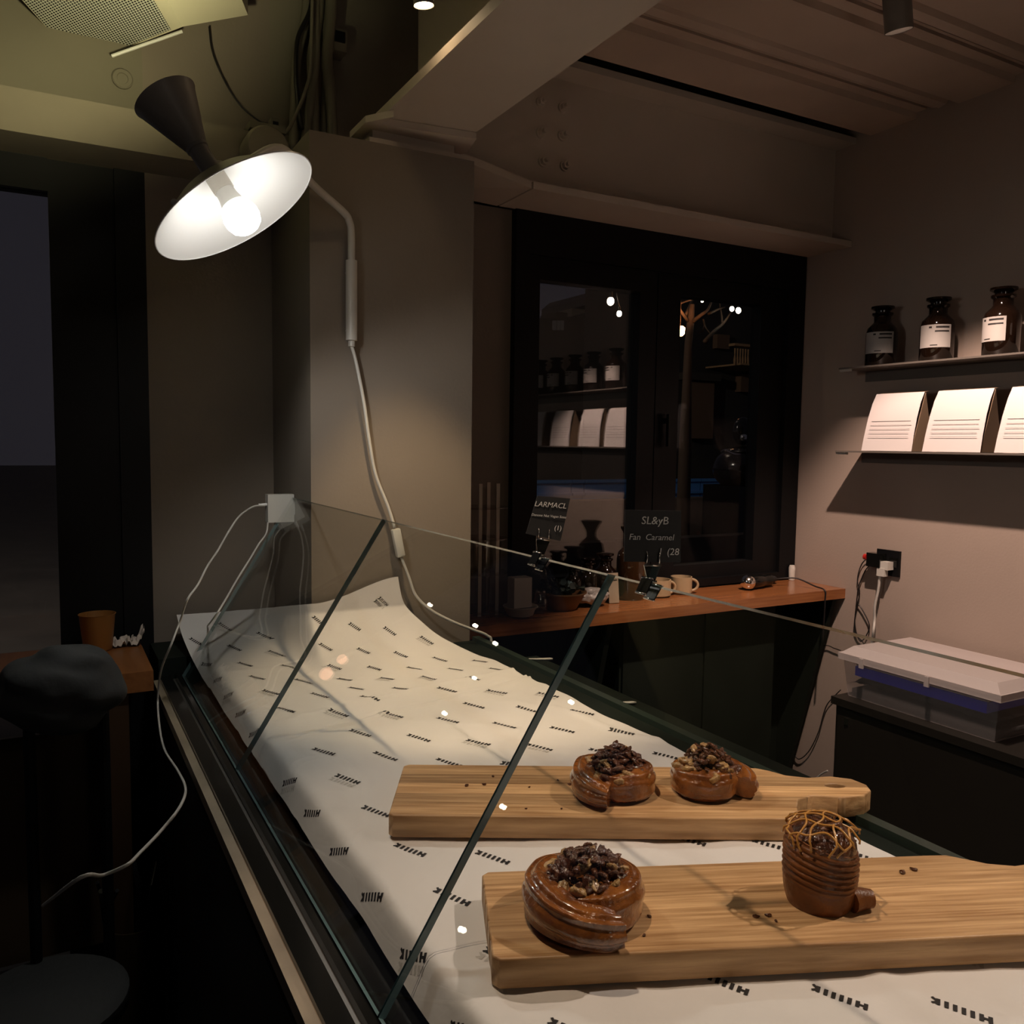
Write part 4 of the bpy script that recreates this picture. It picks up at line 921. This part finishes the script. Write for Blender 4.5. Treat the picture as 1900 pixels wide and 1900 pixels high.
tag(blackp.build('black_cable', M_blackcord, smooth=0), 'black cable along the left of the conduit bundle', 'cable')
gc = MB().tube(spline([at(x, y, Y=2.27) for x, y in ((580, -30), (578, 60), (576, 130), (566, 170), (548, 215), (535, 240), (520, 254), (508, 248), (506, 232))], 6), .0045, 8)
tag(gc.build('grey_cable', M_cond, smooth=0), 'grey-green cable swinging from the conduits down to the connector', 'cable')
tc_ = MB().tube(spline([at(x, y, Y=2.34) for x, y in ((388, 50), (393, 90), (405, 125), (425, 165), (450, 200), (480, 224), (498, 230))], 6), .0022, 6)
tag(tc_.build('thin_cable', M_blackcord, smooth=0), 'thin dark cable curving down the upper left wall', 'cable')
q = at(627, 77, Y=2.31); jb = empty('junction_box', (q.x, 2.33, q.z), 'small open grey junction box beside the conduit bundle', 'junction box')
MB().box((q.x - .022, 2.30, q.z - .028), (q.x + .022, YL - .001, q.z + .028)).build('box_body', M_cond, jb, bev=.004, smooth=.7)
box('dark_opening', (q.x - .012, 2.296, q.z - .006), (q.x + .016, 2.301, q.z + .022), M_dark, jb); MB().cyl((q.x - .02, 2.30, q.z - .03), (q.x - .02, 2.33, q.z - .03), .008, n=10).build('gland', M_cond, jb, smooth=.6)
q = at(505, 220, Y=2.26); cn = empty('cable_connector', (q.x, 2.24, 2.262), 'small dark connector standing on the lintel near the conduits', 'connector')
MB().box((q.x - .011, 2.225, 2.263), (q.x + .011, 2.255, 2.315)).build('connector_body', M_cond, cn, bev=.003, smooth=.7); box('connector_slot', (q.x - .007, 2.222, 2.275), (q.x + .007, 2.226, 2.305), M_dark, cn)
dr = MB(); q = at(500, 268, Y=2.12); dr.lathe((q.x, 2.199, q.z - .005), (0, -1, 0), [(.055, 0), (.055, .06), (.048, .075), (.02, .08)], 32)
tag(dr.build('round_duct_cap', mat('taupe_duct', (.19, .165, .125), .6), smooth=.6), 'rounded duct end fixed to the lintel behind the lamp', 'duct')
br = MB().poly([(.46, 2.19, 2.285), (.548, 2.19, 2.285), (.548, 2.19, 2.268), (.46, 2.19, 2.268)], (0, .16, 0))
tag(br.build('angle_bracket', M_cond), 'flat steel bracket on the lintel beside the pillar top', 'bracket')
# bits above the beam, glimpsed through the slot
for i, (px, py, s) in enumerate(((1413, 207, .035), (1482, 225, .028))):
    q = at(px, py, Y=2.44); crumple('insulation_scrap', (q.x, 2.43, 2.689), s, (1.2, .8, .6), mat('tan_insulation', (.30, .17, .06), .8), ['larger', 'smaller'][i] + ' tan scrap in the dark slot above the window beam', 'scrap', 3. + i)

# ================================================================== OUTSIDE
M_road = mat('night_asphalt', (.05, .042, .036), .7, var=.2, scale=2)
struct(box('ground_outside', (-30, 2.9, -.35), (50, 60, -.2), M_road))
slamp = empty('fill_street_lamp', (-3.0, 5.6, -.2), 'added out-of-view fill lamp lighting the night street outside', 'street lamp')  # lamp added out of view to brighten the buildings and hoarding outside
MB().cyl((-3.0, 5.6, -.2), (-3.0, 5.6, 5.0), .05, n=12).build('fill_lamp_post', M_dark, slamp); MB().sphere((-3.0, 5.6, 5.1), .16, 16, 10).build('lantern', emitmat('fill_street_glow', (1., .82, .6), 30.), slamp, smooth=0)
pl_ = bpy.data.lights.new('fill_street_light', 'SPOT'); pl_.spot_size = math.radians(120); pl_.spot_blend = .5; pl_.energy = 900; pl_.color = (1., .88, .75); pl_.shadow_soft_size = .2; plo = bpy.data.objects.new('fill_street_light', pl_); COL.objects.link(plo); plo.location = (-3.0, 5.75, 5.0); plo.rotation_euler = V(.62, .75, -.30).to_track_quat('-Z', 'Y').to_euler(); plo.parent = slamp; plo.matrix_parent_inverse = pinv(slamp)
M_bld = mat('brown_render', (.035, .027, .021), .85, var=.1, scale=1)
YB = 16.0
def bp_(px, py, Yv=YB): return at(px, py, Y=Yv)
b1 = empty('brown_building', (bp_(1080, 700).x, YB, -.2), 'long brown building with a stepped roofline seen through the left pane', 'building')
pts = [(900, 612), (960, 608), (1005, 590), (1045, 592), (1045, 596), (1067, 596), (1067, 586), (1135, 568), (1185, 556), (1240, 545)]
ol = [bp_(*p) for p in pts]; ol = ol + [V(ol[-1].x, YB, -.2), V(ol[0].x, YB, -.2)]
MB().poly(ol, (0, 3, 0)).build('wall', M_bld, b1)
a, b = bp_(1046, 575), bp_(1066, 600); box('chimney', (a.x, YB + .3, b.z - .3), (b.x, YB + 1, a.z), M_bld, b1)
a, b = bp_(1089, 548), bp_(1117, 580); box('dormer_wall', (a.x, YB + .6, b.z - .6), (b.x, YB + 2, bp_(1089, 565).z), mat('pale_render', (.20, .16, .12), .8), b1)
MB().poly([bp_(1087, 566, YB + .5), bp_(1088, 553, YB + .5), bp_(1103, 540, YB + .5), bp_(1135, 542, YB + .5), bp_(1135, 566, YB + .5)], (0, 2, 0)).build('dormer_roof', mat('slate', (.035, .035, .04), .7), b1)
for k in range(3):
    a, b = bp_(1025 + 7 * k, 595), bp_(1030 + 7 * k, 613); box('window_light', (a.x, YB - .05, b.z), (b.x, YB - .002, a.z), mat('pale_blind', (.32, .31, .32), .7), b1)
# blue hoarding with a low brown wall in front
M_blue = mat('blue_hoarding', (.08, .26, .62), .5, var=.1, scale=1)
YH = 10.0
hb = empty('blue_hoarding', (at(1190, 900, Y=YH).x, YH, -.2), 'blue panelled hoarding across the street', 'hoarding')
xs = [930, 1060, 1084, 1175, 1300, 1420, 1540]
for i in range(6):
    a, b = at(xs[i], 891 - i * 1.2, Y=YH), at(xs[i + 1], 891, Y=YH); zt = at(1190, 889, Y=YH).z
    pnl = box('panel', (a.x + .01, YH, -.2), (b.x - .01, YH + .05, zt), M_blue, hb); box('top_rail', (a.x + .01, YH - .03, zt - .045), (b.x - .01, YH + .06, zt), M_blue, hb)
    box('mid_rail', (a.x + .01, YH - .04, at(1190, 912, Y=YH).z - .04), (b.x - .01, YH, at(1190, 912, Y=YH).z), M_blue, hb)
YK = 8.5
k1 = at(900, 950, Y=YK); k2 = at(1500, 930, Y=YK)
tag(box('low_wall', (k1.x, YK, -.2), (k2.x, YK + .3, at(1150, 928, Y=YK).z), mat('brown_stone', (.11, .08, .06), .8, var=.2)), 'low brown stone wall in front of the blue hoarding', 'wall')
YS = 4.2
kz = at(1330, 995, Y=YS).z
tag(box('window_parapet', (at(960, 1000, Y=YS).x, YS, -.2), (at(1460, 1000, Y=YS).x, YS + .12, kz), mat('pale_parapet', (.10, .078, .06), .8, var=.15)), 'plain parapet just outside the window', 'parapet')
# right house with pilaster and balcony
YH2 = 12.0
h2 = empty('dark_house', (at(1340, 800, Y=YH2).x, YH2, -.2), 'dark house with a balustrade and pilaster seen through the right pane', 'building')
a, b = at(1205, 500, Y=YH2), at(1600, 500, Y=YH2); box('wall', (a.x, YH2, -.2), (b.x, YH2 + 2, 9), mat('dark_render', (.030, .026, .022), .8), h2)
M_pil = mat('tan_pilaster', (.16, .095, .055), .8)
a, b = at(1280, 708, Y=YH2 - .15), at(1319, 814, Y=YH2 - .15); box('pilaster', (a.x, YH2 - .2, b.z), (b.x, YH2, a.z), M_pil, h2)
a, b = at(1270, 690, Y=YH2 - .25), at(1335, 708, Y=YH2 - .25); box('cornice', (a.x, YH2 - .3, b.z), (b.x, YH2, a.z), mat('dark_render2', (.05, .04, .03), .8), h2)
M_bal = mat('balcony_stone', (.42, .25, .12), .8)
a, b = at(1352, 676, Y=YH2 - .6), at(1470, 688, Y=YH2 - .6); box('balcony_slab', (a.x, YH2 - .9, b.z), (b.x, YH2, a.z), M_bal, h2)
a, b = at(1356, 642, Y=YH2 - .8), at(1470, 648, Y=YH2 - .8); box('hand_rail', (a.x, YH2 - .9, b.z), (b.x, YH2 - .75, a.z), M_bal, h2)
zt, zb0 = at(1370, 647, Y=YH2 - .8).z, at(1370, 678, Y=YH2 - .8).z; x0 = at(1362, 660, Y=YH2 - .8).x
for k in range(11):
    MB().lathe((x0 + k * .062, YH2 - .82, zb0), (0, 0, 1), [(.018, 0), (.024, (zt - zb0) * .3), (.012, (zt - zb0) * .6), (.018, zt - zb0)], 8).build('baluster', M_bal, h2)
a, b = at(1372, 694, Y=YH2 - .1), at(1460, 732, Y=YH2 - .1); box('lower_panel', (a.x, YH2 - .15, b.z), (b.x, YH2, a.z), M_pil, h2)
a, b = at(1330, 620, Y=YH2 - .1), at(1352, 648, Y=YH2 - .1); box('shutter', (a.x, YH2 - .12, b.z), (b.x, YH2, a.z), M_pil, h2)
# tree lit by a lantern
YT = 6.2
tr = empty('street_tree', (at(1276, 640, Y=YT).x, YT, -.2), 'bare tree with branches lit orange by a lantern, outside the right pane', 'tree')
M_bark = mat('bark', (.05, .03, .018), .85, bump=.4, bscale=20)
def br_(pts, r0, r1, dy=0):
    p = [at(x, y, Y=YT + d) for x, y, d in pts]; p = spline(p, 4); n = len(p)
    MB().tube(p, [r0 + (r1 - r0) * i / (n - 1) for i in range(n)], 8).build('branch', M_bark, tr, smooth=0)
t0, t1 = at(1277, 640, Y=YT), at(1284, 565, Y=YT)
MB().tube([(t0.x, YT, -.2), (t0.x, YT, t0.z * .6), t0, at(1281, 600, Y=YT), t1], [.08, .06, .036, .036, .026], 10).build('trunk', M_bark, tr, smooth=0)
for P_, r0, r1 in (([(1281, 600, 0), (1300, 585, -.1), (1313, 575, -.1), (1320, 560, 0)], .02, .008), ([(1315, 582, -.1), (1335, 573, 0), (1345, 570, .05)], .012, .006), ([(1308, 634, -.25), (1325, 615, -.2), (1342, 600, -.1), (1357, 578, 0)], .022, .007), ([(1340, 603, -.1), (1339, 585, 0), (1335, 560, .1)], .011, .006),
                   ([(1305, 592, -.1), (1308, 605, -.1), (1317, 618, -.2)], .009, .004), ([(1307, 604, -.1), (1304, 615, 0), (1298, 618, 0)], .008, .004), ([(1276, 595, 0), (1262, 575, -.1), (1254, 560, -.1)], .016, .008), ([(1254, 566, -.1), (1270, 560, 0), (1284, 556, 0)], .010, .006), ([(1272, 585, 0), (1282, 562, .1), (1290, 552, .1)], .014, .006)): br_(P_, r0, r1)
ln = at(1260, 614, Y=YT - .35)
lt = empty('tree_lantern', ln, 'glowing lantern hanging in the tree outside', 'lantern')
MB().lathe((ln.x, ln.y, ln.z - .045), (0, 0, 1), [(.03, 0), (.048, .02), (.05, .07), (.035, .085)], 20).build('lantern_glass', emitmat('lantern_glow', (1., .50, .22), 8.), lt, smooth=.6)
MB().cyl((ln.x, ln.y, ln.z + .04), (ln.x, ln.y, ln.z + .26), .010, n=8).build('lantern_rod', M_bark, lt)
ll = bpy.data.lights.new('lantern_light', 'SPOT'); ll.spot_size = math.radians(150); ll.spot_blend = .6; ll.energy = 90; ll.color = (1., .42, .16); ll.shadow_soft_size = .05; lo_ = bpy.data.objects.new('lantern_light', ll); COL.objects.link(lo_); lo_.location = (ln.x + .05, ln.y - .10, ln.z - .02); lo_.rotation_euler = (PI - .35, -.25, 0); lo_.parent = lt; lo_.matrix_parent_inverse = pinv(lt)
def bulb(p, r, label, grp, glow=25., wire=None, col=(1., .86, .66)):
    g_ = empty('string_bulb', p, label, 'bulb', grp)
    MB().sphere(p, r, 14, 10, (1, 1, 1.2)).build('bulb_glass', emitmat('string_bulb_glow_%d' % glow, col, glow), g_, smooth=0)
    MB().cyl((p[0], p[1], p[2] + r), (p[0], p[1], p[2] + r * 2.6), r * .55, n=10).build('bulb_holder', M_dark, g_, smooth=.6)
    if wire: MB().tube(wire, .004, 6).build('bulb_wire', M_blackcord, g_, smooth=0)
    return g_
for i, (px, py, r) in enumerate(((1133, 559, .030), (1149, 582, .022))):
    p = at(px, py, Y=6.0); bulb(p, r, ['larger', 'smaller'][i] + ' white festoon bulb outside the left pane', 'festoon bulbs outside', 25., spline([p + V(0, 0, r * 2.6), p + V(-.05, 0, .25), p + V(-.06, 0, .6)], 4))
for i, (px, py, r) in enumerate(((1303, 558, .013), (1358, 573, .020), (1370, 576, .024))):
    p = at(px, py, Y=6.0); bulb(p, r, ['leftmost', 'middle', 'rightmost'][i] + ' small white bulb beside the tree outside the right pane', 'festoon bulbs outside')
# parked scooter
YC = 4.9
sc_ = empty('parked_scooter', (at(1375, 900, Y=YC).x, YC, -.2), 'dark parked scooter with glinting chrome, outside the right pane', 'scooter')
c = at(1375, 860, Y=YC); M_scoot = mat('black_scooter_paint', (.010, .009, .009), .15, spec=.6)
MB().sphere((c.x, YC, at(1375, 870, Y=YC).z), .20, 24, 16, (1., 1.2, .85)).build('body', M_scoot, sc_, smooth=0)
MB().sphere((c.x + .02, YC, at(1378, 838, Y=YC).z), .14, 24, 16, (1.1, 1.4, .32)).build('seat', M_scoot, sc_, smooth=0)
MB().cyl((c.x - .12, YC, -.1 + .16), (c.x + .0, YC, -.1 + .16), .20, n=28).build('wheel', M_dark, sc_, smooth=.6)
MB().box((c.x - .2, YC - .2, .1), (c.x + .3, YC + .2, at(1375, 900, Y=YC).z)).build('footboard', M_scoot, sc_, bev=.03, smooth=.7)
MB().tube([at(1345, 835, Y=YC - .2), at(1360, 842, Y=YC - .2), at(1373, 844, Y=YC - .2)], .008, 8).build('handlebar', M_chrome, sc_, smooth=0)
MB().sphere(at(1378, 800, Y=YC), .085, 16, 12, (1, .8, 1.3)).build('headlamp_cowl', M_scoot, sc_, smooth=0)
MB().sphere(at(1380, 812, Y=YC - .07), .03, 14, 10).build('headlamp', M_chrome, sc_, smooth=0)
# festoon and lit shopfront beyond the glazed door (seen only as reflections in the counter glass)
for i, q in enumerate(((-0.73, 5.13, 2.5), (-0.99, 5.67, 2.5), (-0.98, 5.57, 2.5), (-1.08, 5.27, 2.5), (-1.09, 4.58, 2.5), (-1.17, 4.38, 2.5), (-1.36, 3.67, 2.5), (-1.62, 5.05, 2.5), (-1.4, 6.4, 2.06), (-1.43, 4.5, 2.07), (-1.44, 3.4, 1.85), (-1.44, 2.9, 1.35))):
    bulb(V(*q), .011, '%s bulb of the festoon outside the glazed entrance' % ['first', 'second', 'third', 'fourth', 'fifth', 'sixth', 'seventh', 'eighth', 'ninth', 'tenth', 'eleventh', 'twelfth'][i], 'festoon bulbs beyond the entrance', 60.)
lp_ = empty('lit_sign', (-1.5, 6.6, 1.3), 'pale blue lit panel sign across the street', 'sign')
for dx, w_ in ((0, .10), (.115, .15)): box('sign_panel', (-1.58 + dx, 6.6, 1.20), (-1.58 + dx + w_, 6.62, 1.36), emitmat('pale_blue_glow', (.55, .68, 1.), 6.), lp_)

for i, (q, r) in enumerate((((-1.27, 6.0, 1.97), .05), ((-1.37, 6.0, 1.93), .035), ((-1.40, 6.0, 1.78), .045))):
    bulb(V(*q), r, ['highest', 'middle', 'lowest'][i] + ' copper lantern beyond the glazed entrance', 'copper lanterns beyond the entrance', 3., col=(1., .48, .30))
